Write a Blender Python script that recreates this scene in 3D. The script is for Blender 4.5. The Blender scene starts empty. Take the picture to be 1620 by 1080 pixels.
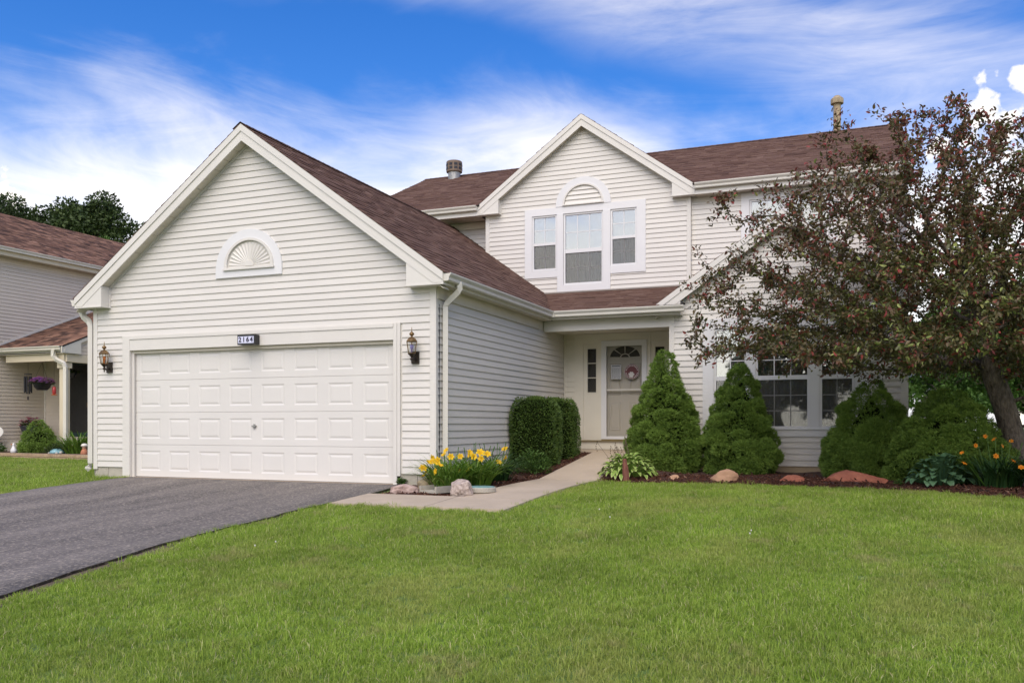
import bpy, math, random
import numpy as np
from mathutils import Vector, Matrix
SC = bpy.context.scene
COL = SC.collection
R = math.radians
rnd = random.Random(7)
rng = np.random.default_rng(11)

# ------------------------------------------------------------------ camera
cam_d = bpy.data.cameras.new("camera"); cam = bpy.data.objects.new("camera", cam_d); COL.objects.link(cam)
cam.location = (5.417, -10.738, 0.87); cam.rotation_euler = (R(90), 0, R(21.68))
cam_d.sensor_width = 36.0; cam_d.lens = 30.18; cam_d.shift_y = 0.0806
cam_d.clip_start = 0.1; cam_d.clip_end = 3000
SC.camera = cam

# ------------------------------------------------------------------ light
SUN_EL, SUN_AZ = R(48), R(168)          # azimuth clockwise from +Y: light comes from front-left, behind the camera
SC.view_settings.view_transform = 'Standard'; SC.view_settings.look = 'None'
SC.view_settings.exposure = 1.36; SC.view_settings.gamma = 1.0; SC.view_settings.use_curve_mapping = False
sun_d = bpy.data.lights.new("sun", 'SUN'); sun = bpy.data.objects.new("sun", sun_d); COL.objects.link(sun)
sun_d.energy = 1.5; sun_d.angle = R(60); sun_d.color = (1.0, 0.88, 0.71)
sd = Vector((math.sin(SUN_AZ)*math.cos(SUN_EL), math.cos(SUN_AZ)*math.cos(SUN_EL), math.sin(SUN_EL)))
sun.rotation_euler = sd.to_track_quat('Z', 'Y').to_euler(); sun.location = sd*60

def px_dir(px, py):
    t = R(21.68); u = (px-810)/1358; w = (670.6-py)/1358
    return Vector((-math.sin(t)+u*math.cos(t), math.cos(t)+u*math.sin(t), w)).normalized()

W = bpy.data.worlds.new("World"); SC.world = W; W.use_nodes = True
def build_world():
    nt = W.node_tree; nt.nodes.clear(); L = nt.links
    def N(t, **k):
        n = nt.nodes.new(t)
        for a, v in k.items(): setattr(n, a, v)
        return n
    def M(op, a, b=None, clamp=False):
        n = N('ShaderNodeMath', operation=op); n.use_clamp = clamp
        for i, v in enumerate((a, b)):
            if v is None: continue
            if isinstance(v, (int, float)): n.inputs[i].default_value = v
            else: L.new(v, n.inputs[i])
        return n.outputs[0]
    def ramp(v, a, b, smooth=True):
        n = N('ShaderNodeMapRange', interpolation_type='SMOOTHSTEP' if smooth else 'LINEAR'); n.clamp = True
        L.new(v, n.inputs[0]); n.inputs[1].default_value = a; n.inputs[2].default_value = b
        return n.outputs[0]
    out = N('ShaderNodeOutputWorld'); bg = N('ShaderNodeBackground')
    sky = N('ShaderNodeTexSky', sky_type='NISHITA'); sky.sun_disc = False
    sky.sun_elevation = SUN_EL; sky.sun_rotation = SUN_AZ; sky.air_density = 1.0; sky.dust_density = 0.3; sky.ozone_density = 2.5
    hs = N('ShaderNodeHueSaturation'); hs.inputs['Hue'].default_value = 0.515; hs.inputs['Saturation'].default_value = 1.40; hs.inputs['Value'].default_value = SKYV
    L.new(sky.outputs[0], hs.inputs['Color'])
    tc = N('ShaderNodeTexCoord'); sep = N('ShaderNodeSeparateXYZ'); L.new(tc.outputs['Generated'], sep.inputs[0])
    z = sep.outputs[2]
    def cloud(rot, sc, scale, detail, rough, dist, off):
        mp = N('ShaderNodeMapping'); mp.vector_type = 'POINT'; mp.inputs['Rotation'].default_value = [R(q) for q in rot]; mp.inputs['Scale'].default_value = sc; mp.inputs['Location'].default_value = off
        L.new(tc.outputs['Generated'], mp.inputs[0])
        n = N('ShaderNodeTexNoise'); n.inputs['Scale'].default_value = scale; n.inputs['Detail'].default_value = detail
        n.inputs['Roughness'].default_value = rough; n.inputs['Distortion'].default_value = dist
        L.new(mp.outputs[0], n.inputs['Vector']); return n.outputs[0]
    a = cloud((0, 28, 21), (0.8, 1, 2.0), 2.6, 7, 0.55, 0.5, (3.1, 0.7, .4))     # soft wisps
    b = cloud((0, 0, 0), (1, 1, 1.5), 1.7, 4, 0.5, 0.2, (7.3, 2.2, 1))            # large patches
    f = cloud((0, 52, 21), (0.8, 1, 3.6), 4.6, 9, 0.64, 1.3, (1.3, 5.2, 0))        # fine combed streaks
    cirr = M('ADD', M('ADD', M('MULTIPLY', a, 0.45), M('MULTIPLY', b, 0.50)), M('MULTIPLY', f, 0.16))
    hor = ramp(z, 0.43, 0.17)                                              # more cover towards the horizon
    cirr = M('ADD', cirr, M('MULTIPLY', hor, 0.29))
    m1 = ramp(cirr, 0.56, 0.91)
    # one long band of cirrus across the sky
    n_ = px_dir(1000, -10).cross(px_dir(1640, 110)).normalized()
    dp = N('ShaderNodeVectorMath', operation='DOT_PRODUCT'); L.new(tc.outputs['Generated'], dp.inputs[0]); dp.inputs[1].default_value = n_
    dd = M('ADD', dp.outputs['Value'], M('MULTIPLY', M('SUBTRACT', a, 0.5), 0.16))
    band = M('MULTIPLY', ramp(M('ABSOLUTE', M('ADD', dd, BANDOFF)), 0.085, 0.0), ramp(M('ADD', M('MULTIPLY', a, 0.7), M('MULTIPLY', f, 0.3)), 0.28, 0.68))
    m = M('ADD', m1, M('MULTIPLY', band, 0.62), clamp=True)
    # small fair-weather puffs low down
    vo = N('ShaderNodeTexNoise'); vo.inputs['Scale'].default_value = 48.0; vo.inputs['Detail'].default_value = 6; vo.inputs['Roughness'].default_value = 0.5
    L.new(tc.outputs['Generated'], vo.inputs['Vector'])
    pf = None
    for (px, py, r) in PUFFS:
        d = px_dir(px, py)
        ds = N('ShaderNodeVectorMath', operation='DISTANCE'); L.new(tc.outputs['Generated'], ds.inputs[0]); ds.inputs[1].default_value = d
        q = ramp(M('SUBTRACT', M('ADD', M('MULTIPLY', M('SUBTRACT', vo.outputs[0], 0.5), 2.3), 0.70), M('MULTIPLY', ds.outputs['Value'], 0.62/r)), 0.10, 0.66)
        pf = q if pf is None else M('MAXIMUM', pf, q)
    m = M('MAXIMUM', m, M('MULTIPLY', pf, 0.88))
    mix = N('ShaderNodeMix', data_type='RGBA'); L.new(M('MULTIPLY', m, 0.95), mix.inputs[0])
    L.new(hs.outputs[0], mix.inputs[6]); mix.inputs[7].default_value = (CLOUD*1.09, CLOUD*1.0, CLOUD*0.87, 1)
    L.new(mix.outputs[2], bg.inputs[0]); bg.inputs[1].default_value = SKYS
    L.new(bg.outputs[0], out.inputs[0])
SKYS, SKYV, CLOUD, BANDOFF = 0.125, 0.60, 4.7, 0.01
PUFFS = [(-8, 312, 0.034), (1608, 122, 0.020), (1543, 176, 0.034), (1578, 212, 0.026), (1500, 235, 0.03)]
build_world()

# ------------------------------------------------------------------ materials
def nodes_of(name):
    m = bpy.data.materials.new(name); m.use_nodes = True
    nt = m.node_tree; b = nt.nodes['Principled BSDF']
    return m, nt, b
def mat(name, col, rough=0.6, var=0.12, scale=4.0, bump=0.0, bscale=60.0, metal=0.0, spec=0.5, col2=None, stretch=None, objvar=0.0, detail=5):
    m, nt, b = nodes_of(name); L = nt.links
    geo = nt.nodes.new('ShaderNodeNewGeometry')
    src = geo.outputs['Position']
    if stretch:
        mp = nt.nodes.new('ShaderNodeMapping'); mp.inputs['Scale'].default_value = stretch; L.new(src, mp.inputs[0]); src = mp.outputs[0]
    n = nt.nodes.new('ShaderNodeTexNoise'); n.inputs['Scale'].default_value = scale; n.inputs['Detail'].default_value = detail; n.inputs['Roughness'].default_value = 0.6
    L.new(src, n.inputs['Vector'])
    cr = nt.nodes.new('ShaderNodeValToRGB'); cr.color_ramp.elements[0].position = 0.3; cr.color_ramp.elements[1].position = 0.7
    c2 = col2 or tuple(min(1, c*(1+var)) for c in col); c1 = tuple(c*(1-var) for c in col) if not col2 else col
    cr.color_ramp.elements[0].color = (*c1, 1); cr.color_ramp.elements[1].color = (*c2, 1)
    L.new(n.outputs[0], cr.inputs[0]); last = cr.outputs[0]
    if objvar:
        oi = nt.nodes.new('ShaderNodeObjectInfo'); mr = nt.nodes.new('ShaderNodeMapRange'); L.new(oi.outputs['Random'], mr.inputs[0])
        mr.inputs[3].default_value = 1-objvar; mr.inputs[4].default_value = 1+objvar
        hs = nt.nodes.new('ShaderNodeHueSaturation'); L.new(mr.outputs[0], hs.inputs['Value']); L.new(last, hs.inputs['Color']); last = hs.outputs[0]
    L.new(last, b.inputs['Base Color'])
    b.inputs['Roughness'].default_value = rough; b.inputs['Metallic'].default_value = metal; b.inputs['Specular IOR Level'].default_value = spec
    if bump:
        n2 = nt.nodes.new('ShaderNodeTexNoise'); n2.inputs['Scale'].default_value = bscale; n2.inputs['Detail'].default_value = 4
        L.new(src, n2.inputs['Vector'])
        bp = nt.nodes.new('ShaderNodeBump'); bp.inputs['Strength'].default_value = bump; bp.inputs['Distance'].default_value = 0.01 if bump < 1 else .03
        L.new(n2.outputs[0], bp.inputs['Height']); L.new(bp.outputs[0], b.inputs['Normal'])
    return m
def attr_mat(name, stops, rough=0.6, transl=0.0, spec=0.3, bump=0.0, bscale=50, noise=0.0, nscale=3.0):
    """colour from a per-piece random attribute 'tint' (0..1), plus a little world noise"""
    m, nt, b = nodes_of(name); L = nt.links
    at = nt.nodes.new('ShaderNodeAttribute'); at.attribute_name = 'tint'
    cr = nt.nodes.new('ShaderNodeValToRGB'); els = cr.color_ramp.elements
    while len(els) < len(stops): els.new(0.5)
    for e, (p, c) in zip(els, stops): e.position = p; e.color = (*c, 1)
    L.new(at.outputs['Fac'], cr.inputs[0]); last = cr.outputs[0]
    if noise:
        geo = nt.nodes.new('ShaderNodeNewGeometry')
        n = nt.nodes.new('ShaderNodeTexNoise'); n.inputs['Scale'].default_value = nscale; n.inputs['Detail'].default_value = 5; L.new(geo.outputs['Position'], n.inputs['Vector'])
        mr = nt.nodes.new('ShaderNodeMapRange'); L.new(n.outputs[0], mr.inputs[0]); mr.inputs[1].default_value = .25; mr.inputs[2].default_value = .75
        mr.inputs[3].default_value = 1-noise; mr.inputs[4].default_value = 1+noise
        hs = nt.nodes.new('ShaderNodeHueSaturation'); L.new(mr.outputs[0], hs.inputs['Value']); L.new(last, hs.inputs['Color']); last = hs.outputs[0]
    L.new(last, b.inputs['Base Color']); b.inputs['Roughness'].default_value = rough; b.inputs['Specular IOR Level'].default_value = spec
    if bump:
        geo = nt.nodes.new('ShaderNodeNewGeometry')
        n2 = nt.nodes.new('ShaderNodeTexNoise'); n2.inputs['Scale'].default_value = bscale; L.new(geo.outputs['Position'], n2.inputs['Vector'])
        bp = nt.nodes.new('ShaderNodeBump'); bp.inputs['Strength'].default_value = bump; bp.inputs['Distance'].default_value = 0.01
        L.new(n2.outputs[0], bp.inputs['Height']); L.new(bp.outputs[0], b.inputs['Normal'])
    if transl:
        tr = nt.nodes.new('ShaderNodeBsdfTranslucent'); L.new(last, tr.inputs[0])
        mx = nt.nodes.new('ShaderNodeMixShader'); mx.inputs[0].default_value = transl
        o = nt.nodes['Material Output']; L.new(b.outputs[0], mx.inputs[1]); L.new(tr.outputs[0], mx.inputs[2]); L.new(mx.outputs[0], o.inputs[0])
    return m
def glass_mat(name, tint=(0.8, 0.85, 0.86), refl=0.36):
    m, nt, b = nodes_of(name); L = nt.links; nt.nodes.remove(b)
    o = nt.nodes['Material Output']
    t = nt.nodes.new('ShaderNodeBsdfTransparent'); t.inputs[0].default_value = (*tint, 1)
    g = nt.nodes.new('ShaderNodeBsdfGlossy'); g.inputs['Roughness'].default_value = 0.02; g.inputs['Color'].default_value = (0.95, 0.97, 1, 1)
    geo = nt.nodes.new('ShaderNodeNewGeometry'); n = nt.nodes.new('ShaderNodeTexNoise'); n.inputs['Scale'].default_value = 1.6; L.new(geo.outputs['Position'], n.inputs['Vector'])
    bp = nt.nodes.new('ShaderNodeBump'); bp.inputs['Strength'].default_value = 0.04; bp.inputs['Distance'].default_value = 0.05; L.new(n.outputs[0], bp.inputs['Height']); L.new(bp.outputs[0], g.inputs['Normal'])
    lw = nt.nodes.new('ShaderNodeLayerWeight'); lw.inputs[0].default_value = 0.35 if refl > .1 else 0.12
    mr = nt.nodes.new('ShaderNodeMapRange'); L.new(lw.outputs['Fresnel'], mr.inputs[0]); mr.inputs[3].default_value = refl; mr.inputs[4].default_value = 1.0
    mx = nt.nodes.new('ShaderNodeMixShader'); L.new(mr.outputs[0], mx.inputs[0]); L.new(t.outputs[0], mx.inputs[1]); L.new(g.outputs[0], mx.inputs[2]); L.new(mx.outputs[0], o.inputs[0])
    return m

MT = {}
MT['vinyl'] = mat('vinyl_siding', (0.63, 0.606, 0.56), 0.5, 0.035, 1.3, 0.15, 25, objvar=0.018, stretch=(1, 1, 4))
MT['trim'] = mat('painted_trim', (0.65, 0.628, 0.58), 0.45, 0.03, 2.0, 0.08, 30)
MT['white'] = mat('window_white', (0.69, 0.69, 0.69), 0.4, 0.02, 2.5, 0.05, 30)
MT['soffit'] = mat('soffit_vinyl', (0.60, 0.56, 0.47), 0.6, 0.05, 3)
MT['porch'] = mat('cream_trim', (0.70, 0.665, 0.565), 0.5, 0.03, 2)
MT['door'] = mat('garage_door_paint', (0.645, 0.628, 0.59), 0.45, 0.025, 1.2, 0.12, 90)
MT['gutter'] = mat('gutter_metal', (0.60, 0.58, 0.52), 0.38, 0.04, 3)
MT['found'] = mat('foundation_concrete', (0.40, 0.37, 0.31), 0.9, 0.16, 3, 0.5, 60)
MT['concrete'] = mat('walk_concrete', (0.45, 0.37, 0.275), 0.9, 0.13, 1.1, 0.45, 140, detail=9)
MT['interior'] = mat('interior_dark', (0.06, 0.055, 0.05), 0.9, 0.2, 2)  # dark colour stands in for the unlit rooms behind openings
MT['blind'] = mat('window_blind', (0.54, 0.61, 0.67), 0.7, 0.04, 3)  # pale blue paints in the sky reflected by the upper panes
MT['curtain'] = mat('curtain_cloth', (0.34, 0.335, 0.325), 0.9, 0.15, 3, stretch=(9, 1, .3))
MT['taupe'] = mat('front_door_paint', (0.50, 0.465, 0.41), 0.5, 0.04, 2)
MT['screen'] = mat('insect_screen', (0.10, 0.10, 0.095), 0.7, 0.1, 9)
MT['glass'] = glass_mat('window_glass')
MT['glass_dim'] = glass_mat('door_glass', (0.95, 0.95, 0.94), 0.0)
MT['brass'] = mat('antique_brass', (0.20, 0.125, 0.055), 0.45, 0.35, 25, metal=0.7)
MT['bronze'] = mat('dark_bronze', (0.035, 0.026, 0.02), 0.4, 0.2, 25, metal=0.5)
MT['black'] = mat('black_plastic', (0.012, 0.012, 0.016), 0.4, 0.2, 10)
MT['plaque'] = mat('plaque_white', (0.62, 0.64, 0.80), 0.4, 0.03, 10)
MT['steel'] = mat('galvanised_steel', (0.32, 0.32, 0.31), 0.45, 0.2, 12, metal=0.6)
MT['rust'] = mat('weathered_pipe', (0.34, 0.27, 0.17), 0.8, 0.3, 8, 0.3, 30)
MT['capbrown'] = mat('vent_cap_brown', (0.17, 0.12, 0.085), 0.6, 0.2, 12)
SH = [(0.0, (0.075, 0.043, 0.034)), (0.35, (0.128, 0.074, 0.057)), (0.65, (0.162, 0.099, 0.076)), (1.0, (0.215, 0.14, 0.108))]
MT['shingle'] = attr_mat('roof_shingles', SH, 0.95, spec=0.15, bump=0.6, bscale=160, noise=0.06, nscale=1.2)
SH2 = [(0.0, (0.065, 0.040, 0.033)), (0.35, (0.14, 0.080, 0.058)), (0.65, (0.22, 0.122, 0.085)), (1.0, (0.32, 0.19, 0.13))]
MT['shingle2'] = attr_mat('variegated_shingles', SH2, 0.95, spec=0.15, bump=0.6, bscale=160, noise=0.12, nscale=1.6)
MT['edge'] = mat('shingle_edge', (0.035, 0.028, 0.026), 0.9, 0.2, 10)
MT['bark'] = mat('tree_bark', (0.055, 0.042, 0.034), 0.95, 0.4, 26, 1.6, 38, stretch=(1, 1, .35), col2=(0.20, 0.165, 0.13))
MT['nvinyl'] = mat('neighbour_siding', (0.61, 0.545, 0.445), 0.55, 0.035, 1.3, 0.1, 25, objvar=0.02)
MT['ntrim'] = mat('neighbour_trim', (0.66, 0.63, 0.54), 0.5, 0.03, 2)
MT['ncream'] = mat('neighbour_beam', (0.62, 0.55, 0.40), 0.55, 0.03, 2)
MT['ngreen'] = mat('green_door_paint', (0.022, 0.045, 0.040), 0.35, 0.15, 4)

# ------------------------------------------------------------------ mesh helpers
class MB:
    def __init__(s): s.v = []; s.f = []; s.t = []
    def add(s, vs, fs, tint=None):
        o = len(s.v); s.v += [tuple(p) for p in vs]; s.f += [tuple(i+o for i in f) for f in fs]
        s.t += [0.5 if tint is None else tint]*len(fs)
    def box(s, x0, x1, y0, y1, z0, z1, tint=None):
        s.add([(x0,y0,z0),(x1,y0,z0),(x1,y1,z0),(x0,y1,z0),(x0,y0,z1),(x1,y0,z1),(x1,y1,z1),(x0,y1,z1)],
              [(0,3,2,1),(4,5,6,7),(0,1,5,4),(1,2,6,5),(2,3,7,6),(3,0,4,7)], tint)
    def prism(s, poly, ext, tint=None):
        """poly: list of 3-D points (planar), ext: extrusion vector"""
        n = len(poly); e = Vector(ext)
        a = [Vector(p) for p in poly]; vs = a + [p+e for p in a]
        fs = [tuple(range(n))[::-1], tuple(range(n, 2*n))] + [(i, (i+1) % n, (i+1) % n+n, i+n) for i in range(n)]
        s.add(vs, fs, tint)
    def tube(s, pts, rads, n=8, cap=True, tint=None):
        pts = [Vector(p) for p in pts]
        if isinstance(rads, (int, float)): rads = [rads]*len(pts)
        rings = []; up = Vector((0.13, 0.31, 0.94))
        for i, p in enumerate(pts):
            d = (pts[min(i+1, len(pts)-1)]-pts[max(i-1, 0)])
            d = d.normalized() if d.length > 1e-9 else Vector((0, 0, 1))
            a = d.cross(up)
            if a.length < 1e-3: a = d.cross(Vector((1, 0, 0)))
            a.normalize(); b = d.cross(a); up = a.cross(d) if False else up
            rings.append([p+(a*math.cos(2*math.pi*k/n)+b*math.sin(2*math.pi*k/n))*rads[i] for k in range(n)])
        vs = [q for r in rings for q in r]; fs = []
        for i in range(len(pts)-1):
            for k in range(n):
                fs.append((i*n+k, i*n+(k+1) % n, (i+1)*n+(k+1) % n, (i+1)*n+k))
        if cap: fs += [tuple(range(n))[::-1], tuple(range((len(pts)-1)*n, len(pts)*n))]
        s.add(vs, fs, tint)
    def lathe(s, prof, c=(0,0,0), n=16, tint=None, sx=1, sy=1):
        vs = []; fs = []
        for (r, z) in prof:
            for k in range(n): vs.append((c[0]+r*sx*math.cos(2*math.pi*k/n), c[1]+r*sy*math.sin(2*math.pi*k/n), c[2]+z))
        for i in range(len(prof)-1):
            for k in range(n): fs.append((i*n+k, i*n+(k+1) % n, (i+1)*n+(k+1) % n, (i+1)*n+k))
        fs += [tuple(range(n))[::-1], tuple(range((len(prof)-1)*n, len(prof)*n))]
        s.add(vs, fs, tint)
    def build(s, name, m, parent=None, smooth=False, loc=None):
        me = bpy.data.meshes.new(name); me.from_pydata(s.v, [], s.f)
        if any(t != 0.5 for t in s.t):
            a = me.attributes.new('tint', 'FLOAT', 'FACE'); a.data.foreach_set('value', s.t)
        if smooth: me.polygons.foreach_set('use_smooth', [True]*len(me.polygons))
        me.update(); return link(name, me, m, parent, loc)
def link(name, me, m, parent=None, loc=None):
    o = bpy.data.objects.new(name, me); COL.objects.link(o)
    if m and not me.materials: me.materials.append(MT[m] if isinstance(m, str) else m)
    if parent: o.parent = parent
    if loc: o.location = loc
    return o
def np_mesh(name, V, F, tint=None, smooth=False):
    """V (n,3), F (m,k) with one k; tint per face"""
    me = bpy.data.meshes.new(name); V = np.asarray(V, np.float32); F = np.asarray(F, np.int32); k = F.shape[1]
    me.vertices.add(len(V)); me.vertices.foreach_set('co', V.ravel())
    me.loops.add(F.size); me.loops.foreach_set('vertex_index', F.ravel())
    me.polygons.add(len(F)); me.polygons.foreach_set('loop_start', np.arange(0, F.size, k, dtype=np.int32))
    if smooth: me.polygons.foreach_set('use_smooth', np.ones(len(F), bool))
    me.update(calc_edges=True)
    if tint is not None:
        a = me.attributes.new('tint', 'FLOAT', 'FACE'); a.data.foreach_set('value', np.asarray(tint, np.float32))
    me.validate()
    return me
def thing(name, label, cat, loc=(0,0,0), rz=0, group=None):
    o = bpy.data.objects.new(name, None); COL.objects.link(o); o.location = loc; o.rotation_euler = (0,0,rz); o.empty_display_size = .2
    return tag(o, label, cat, group)
def tag(o, label, cat, group=None):
    o['label'] = label; o['category'] = cat
    if group: o['group'] = group
    return o
def struct(o): o['kind'] = 'structure'; return o
def stuff(o): o['kind'] = 'stuff'; return o
def copy_tree(o, parent=None):
    c = o.copy(); COL.objects.link(c); c.parent = parent
    for ch in list(o.children): copy_tree(ch, c)
    return c

class Fr:
    """wall frame: u along the wall, n out of the wall, z up"""
    def __init__(s, O, U, N): s.O = Vector(O); s.U = Vector(U); s.N = Vector(N)
    def p(s, u, n, z): return s.O + s.U*u + s.N*n + Vector((0, 0, z))
    def box(s, mb, u0, u1, n0, n1, z0, z1, tint=None):
        P = s.p
        mb.add([P(u0,n0,z0),P(u1,n0,z0),P(u1,n1,z0),P(u0,n1,z0),P(u0,n0,z1),P(u1,n0,z1),P(u1,n1,z1),P(u0,n1,z1)],
               [(0,3,2,1),(4,5,6,7),(0,1,5,4),(1,2,6,5),(2,3,7,6),(3,0,4,7)], tint)
    def poly(s, mb, pts, n0, n1, tint=None):
        mb.prism([s.p(u, n0, z) for u, z in pts], s.N*(n1-n0), tint)
    def rect_minus(s, mb, u0, u1, z0, z1, holes, n, depth):
        us = sorted({u0, u1, *[h[0] for h in holes], *[h[1] for h in holes]}); zs = sorted({z0, z1, *[h[2] for h in holes], *[h[3] for h in holes]})
        P = s.p
        for a, b in zip(us, us[1:]):
            for c, d in zip(zs, zs[1:]):
                if a < u0-1e-6 or b > u1+1e-6 or c < z0-1e-6 or d > z1+1e-6: continue
                mu, mz = (a+b)/2, (c+d)/2
                if any(h[0] < mu < h[1] and h[2] < mz < h[3] for h in holes): continue
                mb.add([P(a,n,c),P(b,n,c),P(b,n,d),P(a,n,d)], [(0,1,2,3)])
        for (a, b, c, d) in holes:
            q = [P(a,n,c),P(b,n,c),P(b,n,d),P(a,n,d),P(a,n-depth,c),P(b,n-depth,c),P(b,n-depth,d),P(a,n-depth,d)]
            mb.add(q, [(0,4,5,1),(1,5,6,2),(2,6,7,3),(3,7,4,0)])
COURSE = 0.1016
def siding(fr, parent, z0, z1, left, right, holes=(), m='vinyl', one=False):
    """clapboard courses from z0 to z1; left/right are functions z -> u; one object per plank (or one joined piece)"""
    joined = MB(); k = 0; z = z0
    while z < z1-0.012:
        zt = min(z+COURSE, z1)
        segs = [(left(z), right(z), left(zt), right(zt))]
        for (a, b, c, d) in holes:
            if z >= c-1e-4 and zt <= d+1e-4:
                new = []
                for (l0, r0, l1, r1) in segs:
                    if b <= min(l0, l1) or a >= max(r0, r1): new.append((l0, r0, l1, r1)); continue
                    if a > max(l0, l1)+.01: new.append((l0, a, l1, a))
                    if b < min(r0, r1)-.01: new.append((b, r0, b, r1))
                segs = new
        for (l0, r0, l1, r1) in segs:
            if r0-l0 < .02: continue
            if r1 < l1: l1 = r1 = (l1+r1)/2
            mb = joined if one else MB(); P = fr.p
            j = rnd.uniform(-.0012, .0012)
            v = [P(l0,.002,z-.004),P(r0,.002,z-.004),P(r0,.0185+j,z-.004),P(l0,.0185+j,z-.004),P(r0,.018+j,z+.005),P(l0,.018+j,z+.005),
                 P(r1,.004,zt),P(l1,.004,zt),P(r1,.0005,zt),P(l1,.0005,zt)]
            mb.add(v, [(0,1,2,3),(3,2,4,5),(5,4,6,7),(7,6,8,9),(0,3,5,7,9),(1,8,6,4,2)])
            if not one: mb.build('siding_plank', m, parent)
        z = zt; k += 1
    if one: stuff(joined.build('siding', m, parent))

def shingles(parent, O, U, V, vmax, urange, m='shingle', e=0.145, seed=1, name='shingles', slab=True):
    """architectural shingle tabs on a roof plane; O eave corner, U along eave, V up the slope (unit vectors); urange(v)->(u0,u1)"""
    U = Vector(U).normalized(); V = Vector(V).normalized(); N = U.cross(V)
    if N.z < 0: N = -N
    O = Vector(O); r = random.Random(seed); mb = MB(); v = -0.02
    while v < vmax:
        v1 = min(v+e, vmax); a, b = urange(max(0, min(v+e*.5, vmax))); u = a - r.uniform(0, .2)
        while u < b:
            w = r.uniform(.10, .34); s0, s1 = max(u, a), min(u+w, b)
            if s1-s0 > .01:
                h = .004+(r.random() < .5)*.006+r.uniform(0, .003)
                t = min(1, max(0, r.gauss(.5, .15 if m == 'shingle' else .27)))
                P = lambda uu, vv, nn: O+U*uu+V*vv+N*nn
                mb.add([P(s0,v,0),P(s1,v,0),P(s1,v,h+.004),P(s0,v,h+.004),P(s1,v1+.02 if v1 < vmax else v1,h*.3),P(s0,v1+.02 if v1 < vmax else v1,h*.3)], [(0,1,2,3),(3,2,4,5),(0,3,5),(1,4,2)], t)
            u += w
        v += e
    return stuff(mb.build(name, m, parent))
# ------------------------------------------------------------------ terrain
def ground_z(x, y):
    if y >= 1: return 0.0
    if y <= -16: return -0.80
    if y > -1: return 0.05*(-(1-y)**2/4)
    return max(-0.80, 0.05*y)
def build_ground():
    xs = sorted(set(list(np.linspace(-20, 20, 41)) + [-900, -400, -150, -70, -40, 40, 70, 150, 400, 900]))
    ys = sorted(set(list(np.linspace(-20, 12, 65)) + [-900, -300, -100, -50, -30, 20, 30, 45, 60, 90, 150, 400, 1200]))
    V = [(x, y, ground_z(x, y)) for y in ys for x in xs]; n = len(xs)
    F = [(j*n+i, j*n+i+1, (j+1)*n+i+1, (j+1)*n+i) for j in range(len(ys)-1) for i in range(n-1)]
    g = link('ground', np_mesh('ground', V, F, smooth=True), 'lawn'); struct(g)
MT['lawn'] = mat('lawn_soil_and_turf', (0.085, 0.15, 0.028), 0.95, 0.2, 0.9, 0.8, 90, col2=(0.15, 0.22, 0.05), detail=10)
build_ground()

def asphalt():
    m, nt, b = nodes_of('asphalt'); L = nt.links
    geo = nt.nodes.new('ShaderNodeNewGeometry')
    v = nt.nodes.new('ShaderNodeTexVoronoi'); v.inputs['Scale'].default_value = 52; L.new(geo.outputs['Position'], v.inputs['Vector'])
    n = nt.nodes.new('ShaderNodeTexNoise'); n.inputs['Scale'].default_value = 0.9; n.inputs['Detail'].default_value = 6
    mp = nt.nodes.new('ShaderNodeMapping'); mp.inputs['Scale'].default_value = (2.4, .38, 1); L.new(geo.outputs['Position'], mp.inputs[0]); L.new(mp.outputs[0], n.inputs['Vector'])
    cr = nt.nodes.new('ShaderNodeValToRGB'); cr.color_ramp.elements[0].position = .35; cr.color_ramp.elements[0].color = (0.082, 0.072, 0.065, 1)
    cr.color_ramp.elements[1].position = .68; cr.color_ramp.elements[1].color = (0.180, 0.158, 0.138, 1); L.new(n.outputs[0], cr.inputs[0])
    st = nt.nodes.new('ShaderNodeValToRGB'); st.color_ramp.elements[0].position = .55; st.color_ramp.elements[0].color = (0, 0, 0, 1); st.color_ramp.elements[1].position = .95
    L.new(v.outputs['Color'], st.inputs[0])
    mx = nt.nodes.new('ShaderNodeMix'); mx.data_type = 'RGBA'; mm = nt.nodes.new('ShaderNodeMath'); mm.operation = 'MULTIPLY'; L.new(st.outputs[0], mm.inputs[0]); mm.inputs[1].default_value = .72
    L.new(mm.outputs[0], mx.inputs[0]); L.new(cr.outputs[0], mx.inputs[6]); mx.inputs[7].default_value = (0.42, 0.36, 0.29, 1); L.new(mx.outputs[2], b.inputs['Base Color'])
    bp = nt.nodes.new('ShaderNodeBump'); bp.inputs['Strength'].default_value = .9; bp.inputs['Distance'].default_value = .006; L.new(v.outputs['Distance'], bp.inputs['Height']); L.new(bp.outputs[0], b.inputs['Normal'])
    b.inputs['Roughness'].default_value = .8; return m
MT['asphalt'] = asphalt()
MT['soil'] = mat('bare_soil', (0.11, 0.08, 0.055), 0.95, 0.3, 8, 0.8, 60)
def strip(name, m, left, right, ys, dz, th=0.05, zf=ground_z, jit=0.0):
    """a paved sheet with thickness between two edge functions x(y)"""
    V = []; F = []; nx = 10
    for y in ys:
        for i in range(nx+1):
            t = i/nx; x = left(y)*(1-t)+right(y)*t; V.append((x, y, zf(x, y)+dz))
    for j in range(len(ys)-1):
        for i in range(nx): a = j*(nx+1)+i; F.append((a, a+1, a+nx+2, a+nx+1))
    k = len(V); W_ = nx+1
    V += [(x, y, z-th) for (x, y, z) in V]
    for j in range(len(ys)-1):
        for i in (0, nx):
            a = j*W_+i; b = a+W_; F.append((a, b, b+k, a+k))
    for i in range(nx):
        F.append((i, i+1, i+1+k, i+k)); a = (len(ys)-1)*W_+i; F.append((a, a+1, a+1+k, a+k))
    return struct(link(name, np_mesh(name, V, F, smooth=False), m))
wob = lambda y, s: .022*math.sin(y*2.3+s)+.015*math.sin(y*5.9+2*s)+.01*math.sin(y*13+s)
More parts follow.
